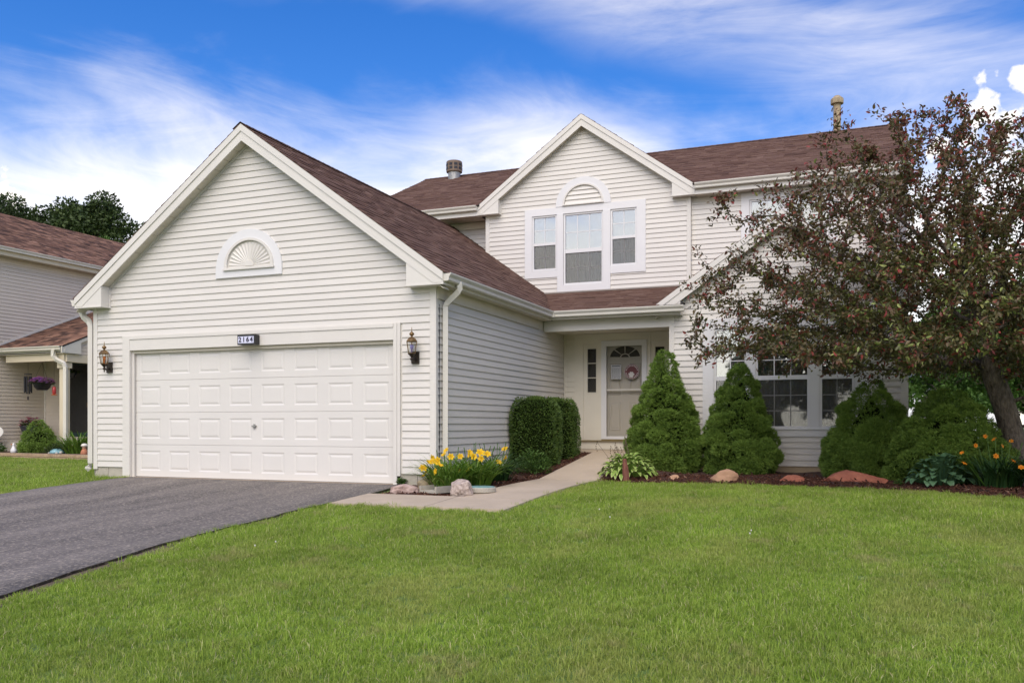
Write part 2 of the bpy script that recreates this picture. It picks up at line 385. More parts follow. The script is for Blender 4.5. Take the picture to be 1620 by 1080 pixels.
strip('driveway', 'asphalt', lambda y: -5.52+wob(y, 1), lambda y: -.42+max(0, (-4.3-y))*.17+wob(y, 4), list(np.linspace(-16, -.07, 70)), .03, .10)
strip('driveway_edge_soil', 'soil', lambda y: -.6+max(0, (-4.3-y))*.17, lambda y: -.33+max(0, (-4.3-y))*.19+1.6*wob(y*1.7, 2)+(.05 if y < -4.2 else -.07), list(np.linspace(-16, -2.2, 60)), .006, .03)
# concrete apron at the garage threshold
mb = MB(); mb.box(-5.62, -.60, -.06, .10, -.12, .012); struct(mb.build('garage_threshold', 'concrete'))
# walkway: L-shaped slabs with joints, ramp up to the porch
walk = bpy.data.objects.new('walkway', None); COL.objects.link(walk); struct(walk)
def wz(y): return ground_z(0, y)+.035 if y < 1.6 else .035+(.33*(min(y, 4.6)-1.6)/3.0)
def slab(x0, x1, y0, y1, zf=wz, n=4):
    mb = MB(); g = .006
    ys = [y0+g+(y1-y0-2*g)*i/n for i in range(n+1)]
    for a, b in zip(ys, ys[1:]):
        q = [(x0+g,a,zf(a)),(x1-g,a,zf(a)),(x1-g,b,zf(b)),(x0+g,b,zf(b))]; lo = [(x,y,z-.14) for x,y,z in q]
        mb.add(q+lo, [(0,1,2,3),(0,4,5,1),(1,5,6,2),(2,6,7,3),(3,7,4,0)])
    mb.build('slab', 'concrete', walk)
slab(-.40, .88, -2.03, -1.12); slab(.88, 1.87, -2.03, -1.12)
for a, b in ((-1.12, .15), (.15, 1.6), (1.6, 3.1), (3.1, 4.55)): slab(.95, 1.87, a, b)
mb = MB(); mb.box(.0, 2.36, 4.55, 5.72, -.05, .37); mb.build('slab', 'concrete', walk)
# ------------------------------------------------------------------ the house
house = thing('house', 'two storey cream sided house with brown shingle roofs and a double garage', 'house', (0, 0, 0))
FG = Fr((0,0,0), (1,0,0), (0,-1,0))          # garage front, y = 0
FS = Fr((0,0,0), (0,1,0), (1,0,0))           # garage side, x = 0
FB = Fr((0,4.48,0), (1,0,0), (0,-1,0))       # lower bay front
FU = Fr((0,6.87,0), (1,0,0), (0,-1,0))       # upper gable front
FL = Fr((0,7.27,0), (1,0,0), (0,-1,0))       # recessed wall left of the gable
FR_ = Fr((0,6.95,0), (1,0,0), (0,-1,0))      # recessed wall right of the gable
FD = Fr((0,5.70,0), (1,0,0), (0,-1,0))       # porch door wall
FN = Fr((6.22,0,0), (0,1,0), (1,0,0))        # right side wall
SL = 0.7236

def gable_trim(fr, xc, half, ztip, ret_in, zbot, over, ov_wall, ledge=True):
    """rake boards (two tiers), soffits, eave return boxes"""
    zap = ztip+SL*half
    for s in (-1, 1):
        X = lambda d: xc+s*d
        # upper tier, proud; lower tier
        mb = MB(); fr.poly(mb, [(X(0), zap), (X(half), ztip), (X(half), ztip-.105), (X(0), zap-.105)], over-.01, over+.016); mb.build('rake_board', 'trim', house)
        mb = MB(); fr.poly(mb, [(X(0), zap-.107), (X(half), ztip-.107), (X(half), zbot), (X(half-.03), zbot), (X(half-.03), max(zbot+.012, ztip-.25+.0217)), (X(max(0, half-(zbot-ztip+.262)/SL)), max(zbot+.012, ztip-.25)), (X(0), zap-.25)], over-.018, over+.002); mb.build('rake_board', 'trim', house)
        # soffit boards under the rake
        mb = MB(); L = half/math.cos(math.atan(SL)); n = int(L/.21)
        for i in range(n):
            a, b = half*i/n+.004, half*(i+1)/n-.004
            fr.poly(mb, [(X(a), zap-.225-SL*a), (X(b), zap-.225-SL*b), (X(b), zap-.215-SL*b), (X(a), zap-.215-SL*a)], 0.002, over-.02)
        mb.build('soffit', 'soffit', house)
        # channel trim where soffit meets siding
        mb = MB(); d1 = abs(ret_in(s)-xc)
        fr.poly(mb, [(X(0), zap-.228), (X(d1), zap-.228-SL*d1), (X(d1), zap-.262-SL*d1), (X(0), zap-.262)], .004, .028); mb.build('channel_trim', 'trim', house)
        # return box
        xi = ret_in(s); di = abs(xi-xc)
        mb = MB(); fr.poly(mb, [(xi, zbot), (X(half-.032), zbot), (X(half-.032), max(zbot+.015, ztip-.24)), (X(min(half-.033, half-(zbot-ztip+.255)/SL)), max(zbot+.015, ztip-.24)), (xi, zap-.24-SL*di)], .003, over-.004); mb.build('eave_return', 'trim', house)
        mb = MB(); fr.box(mb, min(xi, X(half))-.008, max(xi, X(half))+.008, .002, over+.006, zbot-.014, zbot+.004); mb.build('eave_return', 'trim', house)
        mb = MB(); fr.box(mb, min(xi, xi-s*.022), max(xi, xi-s*.022), .003, .03, zbot-.02, zap-.262-SL*di); mb.build('channel_trim', 'trim', house)

def roof_slab(name_o, pts, th=.03):
    mb = MB(); P = [Vector(p) for p in pts]; n = (P[1]-P[0]).cross(P[2]-P[0]).normalized()
    if n.z < 0: n = -n
    mb.prism([p-n*.004 for p in P], -n*th); return mb.build('roof', 'edge', house)

def gutter(parent, A, D, Nn, length, m='gutter'):
    """K-style gutter: A back top corner, D direction along, Nn outwards"""
    A, D, Nn = Vector(A), Vector(D), Vector(Nn); mb = MB(); Z = Vector((0,0,1))
    prof = [(0,0),(0,-.11),(.068,-.11),(.080,-.098),(.082,-.06),(.100,-.038),(.112,-.018),(.112,0),(.100,0),(.100,-.01),(.006,-.01)]
    mb.prism([A+Nn*n+Z*z for n, z in prof], D*length); return mb.build('gutter', m, parent)

# ---- garage front
DH = (-5.556, -.653, -.1, 2.072)
g_l = lambda z: max(-6.35, -3.175-(5.165-z)/SL); g_r = lambda z: min(0, -3.175+(5.165-z)/SL)
wall = MB(); FG.rect_minus(wall, -6.35, 0, .166, 2.8, [DH], 0, .14)
wall.add([FG.p(-6.35,0,2.8), FG.p(0,0,2.8), FG.p(-3.175,0,5.16)], [(0,1,2)]); wall = wall.build('wall', 'vinyl', house)
siding(FG, wall, .17, 5.13, lambda z: g_l(z)+(.085 if z < 2.78 else 0), lambda z: g_r(z)-(.075 if z < 2.78 else 0), [(-5.70, -.52, 0, 2.31)])
for u0, u1 in ((-6.352, -6.265), (-.078, .004)):
    mb = MB(); FG.box(mb, u0, u1, -.06, .022, .125, 2.79); mb.build('corner_post', 'trim', house)
mb = MB()
for u0, u1 in ((-6.33, -6.05), (-6.043, -5.71), (-.565, -.29), (-.283, -.02)): 
    q = MB(); FG.box(q, u0, u1, -.05, -.004, -.3, .168); q.build('foundation', 'found', house)
# door casing
mb = MB(); FG.box(mb, -5.706, -5.555, -.02, .030, .012, 2.30); mb.build('door_casing', 'trim', house)
mb = MB(); FG.box(mb, -.655, -.60, -.02, .030, .012, 2.305); FG.box(mb, -.592, -.545, .0, .034, .135, 2.31); mb.build('door_casing', 'trim', house)
mb = MB(); FG.box(mb, -5.553, -.657, -.02, .028, 2.068, 2.243); FG.box(mb, -5.553, -.657, .0, .040, 2.246, 2.300); mb.build('door_casing', 'trim', house)
for a, b in ((-5.553, -5.515), (-.69, -.657)):
    mb = MB(); FG.box(mb, a, b, -.06, -.022, .012, 2.066); mb.build('door_stop', 'trim', house)
mb = MB(); FG.box(mb, -5.514, -.691, -.065, -.022, 2.02, 2.066); mb.build('door_stop', 'soffit', house)
# sectional door
gd = MB(); NP = 8; x0d, x1d = -5.52, -.69; sh = .521; holes_by = []
gdo = None; panels = []
for s in range(4):
    z0 = .02+s*sh; z1 = z0+sh-.006; w = (x1d-x0d)/NP; hs = []
    for c in range(NP):
        cx = x0d+(c+.5)*w; hs.append((cx-.215, cx+.215, z0+.095, z1-.095))
    FG.rect_minus(gd, x0d, x1d, z0, z1, hs, -.072, .001)
    P = FG.p; gd.add([P(x0d,-.072,z1),P(x1d,-.072,z1),P(x1d,-.082,z1+.003),P(x0d,-.082,z1+.003),P(x1d,-.072,z1+.006),P(x0d,-.072,z1+.006)], [(0,1,2,3),(3,2,4,5)])
    panels += hs
gdo = gd.build('garage_door', 'door', house)
h0 = panels[0]; pm = MB(); w_, h_ = h0[1]-h0[0], h0[3]-h0[2]
def ring(ins, n): return [FG.p(ins, n, ins), FG.p(w_-ins, n, ins), FG.p(w_-ins, n, h_-ins), FG.p(ins, n, h_-ins)]
vs = ring(0, -.072)+ring(.022, -.0795)+ring(.030, -.0795)+ring(.058, -.073)
fs = [(k*4+i, k*4+(i+1) % 4, k*4+4+(i+1) % 4, k*4+4+i) for k in range(3) for i in range(4)]+[(12,13,14,15)]
pm.add(vs, fs); p0 = pm.build('door_panel', 'door', gdo); p0.location = (h0[0], 0, h0[2])
for h in panels[1:]:
    c = p0.copy(); COL.objects.link(c); c.parent = gdo; c.location = (h[0], 0, h[2])
mb = MB(); FG.box(mb, -3.18, -3.10, -.07, -.045, .83, .85); FG.box(mb, -3.155, -3.125, -.07, -.055, .80, .87); mb.build('door_handle', 'steel', gdo)
mb = MB(); FG.box(mb, x0d, x1d, -.09, -.073, .0135, .02); mb.build('bottom_seal', 'black', gdo)
gable_trim(FG, -3.175, 3.39, 2.947, lambda s: -.359 if s > 0 else -5.991, 2.795, .20, 0)

# sunburst vent
def half_round(fr, xc, zb, hw, hgt, base, n=28):
    pts = [(xc-hw, zb)]; 
    for i in range(n+1):
        a = math.pi*(1-i/n); pts.append((xc+hw*math.cos(a), zb+base+(hgt-base)*math.sin(a)))
    pts.append((xc+hw, zb)); return pts
def annulus(fr, mb, outer, inner, n0, n1):
    m = len(outer); vs = [fr.p(u, n1, z) for u, z in outer]+[fr.p(u, n1, z) for u, z in inner]+[fr.p(u, n0, z) for u, z in outer]+[fr.p(u, n0, z) for u, z in inner]
    fs = []
    for i in range(m):
        j = (i+1) % m
        fs += [(i, j, m+j, m+i), (i, 2*m+i, 2*m+j, j), (m+i, m+j, 3*m+j, 3*m+i)]
    mb.add(vs, fs)
sv = MB(); o_ = half_round(FG, -3.177, 3.127, .618, .722, .12); i_ = half_round(FG, -3.165, 3.25, .455, .46, .05)
annulus(FG, sv, o_, i_, .002, .038); sv = sv.build('gable_vent', 'white', house)
mb = MB(); annulus(FG, mb, half_round(FG, -3.165, 3.25, .457, .462, .05), half_round(FG, -3.165, 3.275, .405, .40, .05), .004, .056); mb.build('vent_frame', 'trim', sv)
mb = MB(); FG.box(mb, -3.165-.475, -3.165+.475, .004, .068, 3.235, 3.262); mb.build('vent_sill', 'trim', sv)
mb = MB(); FG.poly(mb, half_round(FG, -3.165, 3.27, .41, .41, .05), .004, .02); mb.build('vent_board', 'trim', sv)
nr = 17
for i in range(nr):
    a0, a1 = math.pi*(i+.12)/nr, math.pi*(i+.88)/nr; am = (a0+a1)/2; q = MB()
    B = lambda r, a, n: FG.p(-3.165+r*math.cos(a), n, 3.29+r*.93*math.sin(a))
    r0, r1 = .085, .385
    q.add([B(r0,a0,.02),B(r1,a0,.02),B(r1,am,.034),B(r1,a1,.02),B(r0,a1,.02),B(r0,am,.026)], [(0,1,2,5),(5,2,3,4),(1,3,2)]); q.build('sunburst_ray', 'trim', sv)
mb = MB(); FG.poly(mb, [(-3.165+.085*math.cos(math.pi*k/12), 3.29+.08*math.sin(math.pi*k/12)) for k in range(13)], .02, .036); mb.build('sunburst_hub', 'trim', sv)

# ---- garage side wall and eave
wall = MB(); FS.rect_minus(wall, 0, 5.7, .164, 2.84, [], 0, .1); wall = wall.build('wall', 'vinyl', house)
siding(FS, wall, .17, 2.62, lambda z: .055, lambda z: 5.69)
mb = MB(); FS.box(mb, .04, 4.45, -.05, .012, -.3, .166); mb.build('foundation', 'found', house)
mb = MB(); FS.box(mb, -.0195, .052, -.05, .018, .125, 2.79); mb.build('corner_post', 'trim', house)
mb = MB(); FS.box(mb, .02, 4.2, .002, .03, 2.625, 2.79); mb.build('frieze_board', 'soffit', house)
mb = MB()
for i in range(20): FS.box(mb, .004+i*.22, .216+i*.22, .003, .195, 2.792, 2.80)
mb.build('soffit', 'soffit', house)
mb = MB(); FS.box(mb, -.19, 4.2, .195, .213, 2.785, 2.94); mb.build('fascia', 'trim', house)
gutter(house, (.215, -.19, 2.935), (0,1,0), (1,0,0), 4.38)
# left side wall (faces the neighbour)
FLW = Fr((-6.35,0,0), (0,1,0), (-1,0,0)); w = MB(); FLW.rect_minus(w, 0, 11, -.3, 2.84, [], 0, .1); w = w.build('wall', 'vinyl', house)
siding(FLW, w, .17, 2.79, lambda z: 0, lambda z: 11, one=True)
mb = MB(); FLW.box(mb, -.19, 11, .195, .213, 2.785, 2.94); mb.build('fascia', 'trim', house)
gutter(house, (-6.565, -.19, 2.935), (0,1,0), (-1,0,0), 11)

# ---- garage roof
ridge = 5.40
nrm = math.hypot(1, SL); V_ = (-1/nrm, 0, SL/nrm); Lr = 3.39*nrm
def gr_range(v):
    X = .215-v/nrm
    if X > -.84: y1 = 4.2+(.215-X)*(SL/.277)
    elif X > -2.21: y1 = 6.87
    else: y1 = 7.27
    return (0, y1+.215)
roof_slab('roof', [(.215,-.215,2.947), (.215,4.22,2.947), (-.84,6.9,2.947+SL*1.055), (-3.175,7.3,ridge), (-3.175,-.215,ridge)])
shingles(house, (.225,-.215,2.947), (0,1,0), V_, Lr+.012, gr_range, seed=3)
roof_slab('roof', [(-6.565,-.215,2.947), (-6.565,11,2.947), (-3.175,11,ridge), (-3.175,-.215,ridge)])
shingles(house, (-6.575,-.215,2.947), (0,1,0), (1/nrm,0,SL/nrm), Lr+.012, lambda v: (0, 7.6), seed=4)
mb = MB(); yy = -.225; r_ = random.Random(5)
while yy < 7.2:
    t = min(1, max(0, r_.gauss(.4, .25)))
    mb.add([(-3.175,yy,ridge+.03),(-3.175,yy+.30,ridge+.02),(-3.03,yy+.30,ridge-.075),(-3.03,yy,ridge-.066),(-3.32,yy+.30,ridge-.075),(-3.32,yy,ridge-.066)], [(0,3,2,1),(0,1,4,5)], t); yy += .145
stuff(mb.build('ridge_shingles', 'shingle', house))

# ---- porch: beam, ceiling, door wall
mb = MB(); FB.box(mb, .012, 2.375, -.14, .0, 2.60, 2.80); mb.build('porch_beam', 'trim', house)
mb = MB(); mb.box(.0, 2.38, 4.625, 5.70, 2.66, 2.68); mb.build('porch_ceiling', 'porch', house)
mb = MB(); FB.box(mb, .195, 2.62, .214, .232, 2.79, 2.94); mb.build('fascia', 'trim', house)
mb = MB(); FB.box(mb, .2, 2.60, .002, .213, 2.802, 2.812); mb.build('soffit', 'soffit', house)
gutter(house, (.33, 4.247, 2.935), (1,0,0), (0,-1,0), 2.36)
mb = MB(); FB.box(mb, .215, .33, .234, .34, 2.826, 2.934); mb.build('gutter_corner', 'gutter', house)
DOORH = [(.36, 2.14, .37, 2.56)]
wall = MB(); FD.rect_minus(wall, 0, 2.38, .3, 2.7, DOORH, 0, .12); wall = wall.build('wall', 'porch', house)
siding(FD, wall, .40, 2.60, lambda z: .055, lambda z: .235, m='porch')
mb = MB(); FD.box(mb, .018, .055, 0, .03, .375, 2.655); mb.build('corner_post', 'porch', house)
# entrance: frame, threshold, sidelights, door, storm door
ent = MB()
for a, b, c, d, n in ((.236, .415, .545, 2.655, .02), (.729, .79, .545, 2.655, .03), (1.71, 1.775, .545, 2.655, .03), (2.09, 2.37, .545, 2.655, .02), (.79, 1.71, 2.512, 2.655, .028), (.415, .729, 2.47, 2.655, .018), (1.775, 2.09, 2.47, 2.655, .018), (.236, 2.37, .375, .545, .024)):
    FD.box(ent, a, b, -.05, n, c, d)
ent = ent.build('door_frame', 'porch', house)
mb = MB(); FD.box(mb, .35, 2.2, -.02, .075, .535, .552); FD.box(mb, .80, 1.70, .02, .055, .552, .572); mb.build('threshold', mat('threshold_brass', (.20, .15, .06), .5, .2, 9), ent)
for a in (.415, 1.775):
    sl = MB(); hs = [(a+.09, a+.266, 1.50, 2.363)]; FD.rect_minus(sl, a+.001, a+.313, .547, 2.468, hs, .004, .02)
    FD.poly(sl, [(a+.065, .75), (a+.245, .75), (a+.245, 1.29), (a+.065, 1.29)], .004, .009)
    for (u0, u1, z0, z1) in ((a+.076, a+.09, 1.486, 2.377), (a+.266, a+.28, 1.486, 2.377), (a+.09, a+.266, 2.363, 2.377), (a+.09, a+.266, 1.486, 1.50)): FD.box(sl, u0, u1, .003, .016, z0, z1)
    sl = sl.build('sidelight', 'porch', house)
    for k in range(3):
        z0 = 1.50+k*.2877; q = MB(); FD.box(q, a+.09, a+.266, -.012, -.008, z0+.006, z0+.2817); q.build('pane', 'glass_dim', sl)
        if k: q = MB(); FD.box(q, a+.09, a+.266, -.008, .012, z0-.008, z0+.008); q.build('muntin', 'porch', sl)
    q = MB(); FD.box(q, a+.07, a+.29, -.10, -.09, 1.4, 2.45); q.build('curtain', 'interior', sl)  # flat dark panel standing for the unlit inside, not cloth
fd = MB(); FDo = -.075
fd_o = MB(); FD.box(fd_o, .80, 1.70, FDo-.04, FDo, .56, 2.505); fd_o = fd_o.build('front_door', 'taupe', house)
for (a, b, c, d) in ((.93, 1.16, .74, 1.30), (1.34, 1.57, .74, 1.30), (.93, 1.16, 1.44, 2.06), (1.34, 1.57, 1.44, 2.06)):
    q = MB(); P = FD.p
    def rg(i, n): return [P(a+i, n, c+i), P(b-i, n, c+i), P(b-i, n, d-i), P(a+i, n, d-i)]
    q.add(rg(0, FDo+.001)+rg(.018, FDo+.012)+rg(.03, FDo+.004)+rg(.055, FDo+.010), [(k*4+i, k*4+(i+1) % 4, k*4+4+(i+1) % 4, k*4+4+i) for k in range(3) for i in range(4)]+[(12,13,14,15)]); q.build('door_panel', 'taupe', fd_o)
for k in range(4):   # fanlight panes
    a0, a1 = math.pi*(k+.06)/4, math.pi*(k+.94)/4; q = MB()
    A = [(1.245+.30*math.cos(a0+(a1-a0)*i/6), 2.185+.215*math.sin(a0+(a1-a0)*i/6)) for i in range(7)]+[(1.245+.10*math.cos(a1-(a1-a0)*i/4), 2.185+.075*math.sin(a1-(a1-a0)*i/4)) for i in range(5)]
    FD.poly(q, A, FDo+.001, FDo+.006); q.build('fanlight_pane', 'interior', fd_o)
q = MB(); FD.poly(q, [(1.245+.075*math.cos(math.pi*k/10), 2.185+.055*math.sin(math.pi*k/10)) for k in range(11)], FDo+.001, FDo+.006); q.build('fanlight_pane', 'interior', fd_o)
q = MB(); annulus(FD, q, half_round(FD, 1.245, 2.165, .33, .255, .02, 16), half_round(FD, 1.245, 2.183, .303, .218, .003, 16), FDo+.001, FDo+.013); q.build('fanlight_frame', 'taupe', fd_o)
sd = MB()
for (a, b, c, d) in ((.793, .896, .574, 2.508), (1.606, 1.705, .574, 2.508), (.896, 1.606, 2.40, 2.508), (.896, 1.606, .574, .632)): FD.box(sd, a, b, .002, .042, c, d)
sd = sd.build('storm_door', 'white', house)
q = MB(); FD.box(q, .897, 1.605, .012, .034, 1.528, 1.556); q.build('cross_rail', 'gutter', sd)
q = MB(); FD.box(q, .897, 1.605, .018, .021, 1.557, 2.399); q.build('pane', 'glass_dim', sd)
q = MB(); FD.box(q, .897, 1.605, .018, .021, .633, 1.527); q.build('pane', 'glass_dim', sd)
q = MB(); FD.box(q, 1.625, 1.65, .042, .08, 1.46, 1.62); q.build('door_handle', 'steel', sd)
# papers on the storm door
MT['paper'] = mat('notice_paper', (.50, .51, .52), .8, .1, 30); MT['ink'] = mat('print_grey', (.16, .17, .19), .8, .1, 30); MT['maroon'] = mat('sticker_maroon', (.12, .025, .03), .5, .1, 20); MT['stickerw'] = mat('sticker_white', (.62, .60, .58), .6, .05, 20)
q = MB(); FD.box(q, .988, 1.192, .0225, .0245, 1.752, 2.034)
nt_ = q.build('notice', 'paper', sd)
q = MB(); r_ = random.Random(2); FD.box(q, 1.005, 1.175, .0250, .0254, 1.995, 2.022)
for i in range(13):
    u = 1.0
    while u < 1.17:
        w = r_.uniform(.012, .04); FD.box(q, u, min(u+w, 1.18), .0250, .0254, 1.772+i*.016, 1.780+i*.016); u += w+.008
q.build('notice_print', 'ink', sd)
disc = lambda fr, mb, xc, zc, r, n0, n1, k=28: fr.poly(mb, [(xc+r*math.cos(2*math.pi*i/k), zc+r*math.sin(2*math.pi*i/k)) for i in range(k)], n0, n1)
q = MB(); disc(FD, q, 1.405, 1.892, .148, .0225, .0245); rs = q.build('round_sticker', 'maroon', sd)
q = MB(); ci = [(math.cos(2*math.pi*i/32), math.sin(2*math.pi*i/32)) for i in range(32)]
annulus(FD, q, [(1.405+.143*a, 1.892+.143*b) for a, b in ci], [(1.405+.137*a, 1.892+.137*b) for a, b in ci], .0246, .0250)
for i in range(22):
    if i in (0, 11): continue
    a = math.pi*2*i/22; cx, cz = 1.405+.115*math.cos(a), 1.892+.115*math.sin(a); FD.poly(q, [(cx+.011*math.cos(a+k*math.pi/2+.3), cz+.013*math.sin(a+k*math.pi/2+.3)) for k in range(4)], .0246, .0250)
disc(FD, q, 1.395, 1.822, .042, .0251, .0255); disc(FD, q, 1.352, 1.846, .018, .0251, .0255, 12); disc(FD, q, 1.383, 1.872, .019, .0251, .0255, 12); disc(FD, q, 1.418, 1.868, .019, .0251, .0255, 12); disc(FD, q, 1.442, 1.838, .017, .0251, .0255, 12)
q.build('sticker_print', 'stickerw', sd)

# ---- windows
def box_list(fr, parent, name, m, boxes):
    mb = MB()
    for b in boxes: fr.box(mb, *b)
    return mb.build(name, m, parent)
def double_hung(fr, u0, u1, z0, zr0, zr1, z1, cols, rows_up, rows_lo, upper='blind', lower='curtain', screen=True):
    """u,z limits are the visible glass; frame and sashes are built around it"""
    f = .035
    w = box_list(fr, house, 'window', 'white', [(u0-f, u0, -.07, .012, z0-f, z1+f), (u1, u1+f, -.07, .012, z0-f, z1+f), (u0, u1, -.07, .012, z1, z1+f), (u0, u1, -.07, .016, z0-f, z0)])
    box_list(fr, w, 'meeting_rail', 'white', [(u0+.001, u1-.001, -.05, .004, zr0, zr1)])
    for (za, zb, rows, n, mname) in ((zr1, z1, rows_up, -.018, 'glass'), (z0, zr0, rows_lo, -.036, 'glass')):
        du, dz = (u1-u0)/cols, (zb-za)/rows; mun = []
        for c in range(cols):
            for r in range(rows):
                q = MB(); fr.box(q, u0+c*du+.001, u0+(c+1)*du-.001, n-.004, n, za+r*dz+.001, za+(r+1)*dz-.001); q.build('pane', mname, w)
        for c in range(1, cols): mun.append((u0+c*du-.008, u0+c*du+.008, n+.001, n+.007, za, zb))
        for r in range(1, rows):
            for c in range(cols): mun.append((u0+c*du+.0085, u0+(c+1)*du-.0085, n+.001, n+.007, za+r*dz-.008, za+r*dz+.008))
        for b in mun: box_list(fr, w, 'muntin', 'white', [b])
    if upper == 'blind':   # slatted blind behind the upper sash
        q = MB(); z = zr1-.05
        while z < z1: fr.box(q, u0-.02, u1+.02, -.105, -.10, z+.001, z+.024); z += .026
        q.build('blind', 'blind', w)
    q = MB(); k = 40; P = fr.p; zc0, zc1 = z0-.1, (zr1 if upper == 'blind' else z1+.03)
    pts = [(u0-.1+(u1-u0+.2)*i/k, -.17+.018*math.sin(i*1.9)+.01*math.sin(i*.7)) for i in range(k+1)]
    gap = (lambda i: upper != 'blind' and cols == 3 and 21 <= i <= 23)
    q.add([P(u, n, zc0) for u, n in pts]+[P(u, n, zc1) for u, n in pts], [(i, i+1, k+2+i, k+1+i) for i in range(k) if not gap(i)]); q.build('curtain', 'curtain', w)
    if screen:
        box_list(fr, w, 'insect_screen', 'screen_mesh', [(u0+.002, u1-.002, -.012, -.0105, z0+.002, zr0-.002)])
    return w
def screen_mat():
    m, nt, b = nodes_of('screen_mesh'); L = nt.links; b.inputs['Base Color'].default_value = (.10, .098, .09, 1); b.inputs['Roughness'].default_value = .7
    t = nt.nodes.new('ShaderNodeBsdfTransparent'); mx = nt.nodes.new('ShaderNodeMixShader'); mx.inputs[0].default_value = .30
    L.new(t.outputs[0], mx.inputs[1]); L.new(b.outputs[0], mx.inputs[2]); L.new(mx.outputs[0], nt.nodes['Material Output'].inputs[0]); return m
MT['screen_mesh'] = screen_mat()

# ---- lower bay
WB = [(3.13, 5.47, .76, 2.56)]
b_l = lambda z: max(2.38, 4.3-(4.36-z)/.70); b_r = lambda z: min(6.22, 4.3+(4.36-z)/.70)
wall = MB(); FB.rect_minus(wall, 2.38, 6.22, .158, 2.80, WB, 0, .12); wall.add([FB.p(2.38,0,2.8), FB.p(6.22,0,2.8), FB.p(4.3,0,4.30)], [(0,1,2)]); wall = wall.build('wall', 'vinyl', house)
siding(FB, wall, .164, 4.2, lambda z: b_l(z)+(.088 if z < 2.8 else 0), lambda z: b_r(z)-(.088 if z < 2.8 else 0), [(3.0, 5.62, .66, 2.70)])
for a, b in ((2.378, 2.469), (6.13, 6.222)):
    mb = MB(); FB.box(mb, a, b, -.06, .022, .12, 2.80); mb.build('corner_post', 'trim', house)
mb = MB(); FB.box(mb, 2.40, 6.2, -.06, -.002, -.3, .16); mb.build('foundation', mat('foundation_tan', (.42, .33, .22), .9, .12, 3, .4, 60), house)
box_list(FB, house, 'window_casing', 'white', [(2.968, 3.16, .0, .03, .664, 2.70), (5.436, 5.649, .0, .03, .664, 2.70), (3.715, 3.862, .0, .028, .80, 2.525), (4.736, 4.896, .0, .028, .80, 2.525), (3.16, 5.436, .0, .03, 2.526, 2.70), (3.16, 5.436, .0, .03, .664, .798), (3.0, 5.6, .031, .045, .775, .80)])
for u0, u1, c in ((3.197, 3.678, 2), (3.899, 4.699, 3), (4.933, 5.399, 2)):
    double_hung(FB, u0, u1, .834, 1.623, 1.697, 2.49, c, 3, 3, upper='none')
gable_slope = SL
SL = 0.70
gable_trim(FB, 4.3, 2.15, 2.96, lambda s: 4.3+s*1.70, 2.80, .17, 0)
SL = gable_slope
n7 = math.hypot(1, .70)
for s in (-1, 1):
    roof_slab('roof', [(4.3+s*2.15,4.30,2.96), (4.3+s*2.15,6.9,2.96), (4.3,6.9,4.465), (4.3,4.30,4.465)])
    shingles(house, (4.3+s*2.16,4.295,2.953), (0,1,0), (-s/n7,0,.7/n7), 2.15*n7+.02, lambda v: (0, 2.58), seed=7+s)
# porch roof
np_ = math.hypot(1, .277)
roof_slab('roof', [(.215,4.21,2.945), (2.6,4.21,2.945), (3.2,6.88,2.945+.277*2.67), (-.84,6.88,2.945+.277*2.67)])
shingles(house, (.215,4.195,2.946), (1,0,0), (0,1/np_,.277/np_), 2.70*np_, lambda v: (-(v/np_)*.277/gable_slope+.02, 2.0+(v/np_)*.277/.70), seed=12)
box_list(FU, house, 'flashing', mat('flashing_metal', (.28, .25, .22), .6, .1, 6), [(-.83, 2.15, .001, .05, 3.685, 3.715)])

# ---- upper storey
WU = [(-1.10, -.53, 4.2, 5.39), (-.385, .50, 3.86, 5.39), (.66, 1.222, 4.2, 5.39)]
u_l = lambda z: max(-2.205, .06-(7.215-z)/SL); u_r = lambda z: min(2.34, .06+(7.215-z)/SL)
wall = MB(); FU.rect_minus(wall, -2.205, 2.34, 3.2, 5.6, WU, 0, .12); wall.add([FU.p(-2.205,0,5.6), FU.p(2.34,0,5.6), FU.p(.06,0,7.21)], [(0,1,2)]); wall = wall.build('wall', 'vinyl', house)
siding(FU, wall, 3.30, 7.18, lambda z: u_l(z)+(.09 if z < 5.5 else 0), lambda z: u_r(z)-(.08 if z < 5.5 else 0), [(-1.24, 1.385, 4.02, 5.51), (-.49, .64, 3.60, 5.51), (-.40, .50, 5.51, 5.93)])
for a, b in ((-2.207, -2.114), (2.262, 2.342)):
    mb = MB(); FU.box(mb, a, b, -.36, .022, 3.0, 5.50); mb.build('corner_post', 'trim', house)
box_list(FU, house, 'window_casing', 'white', [(-1.27, -1.103, 0, .034, 4.042, 5.54), (-1.103, -.52, 0, .032, 4.042, 4.198), (1.224, 1.414, 0, .034, 4.042, 5.54), (.66, 1.224, 0, .032, 4.042, 4.20),
    (-1.103, 1.224, 0, .033, 5.390, 5.54), (-.52, -.385, 0, .042, 3.706, 5.388), (.502, .66, 0, .042, 3.706, 5.388), (-.385, .502, 0, .042, 3.706, 3.855), (-.532, -.5225, 0, .030, 4.20, 5.388), (.6625, .662, 0, .030, 4.2, 5.388)])
double_hung(FU, -1.066, -.567, 4.239, 4.745, 4.80, 5.352, 2, 2, 2)
double_hung(FU, -.345, .464, 3.895, 4.54, 4.62, 5.352, 3, 2, 2)
double_hung(FU, .698, 1.187, 4.239, 4.765, 4.822, 5.352, 2, 2, 2)
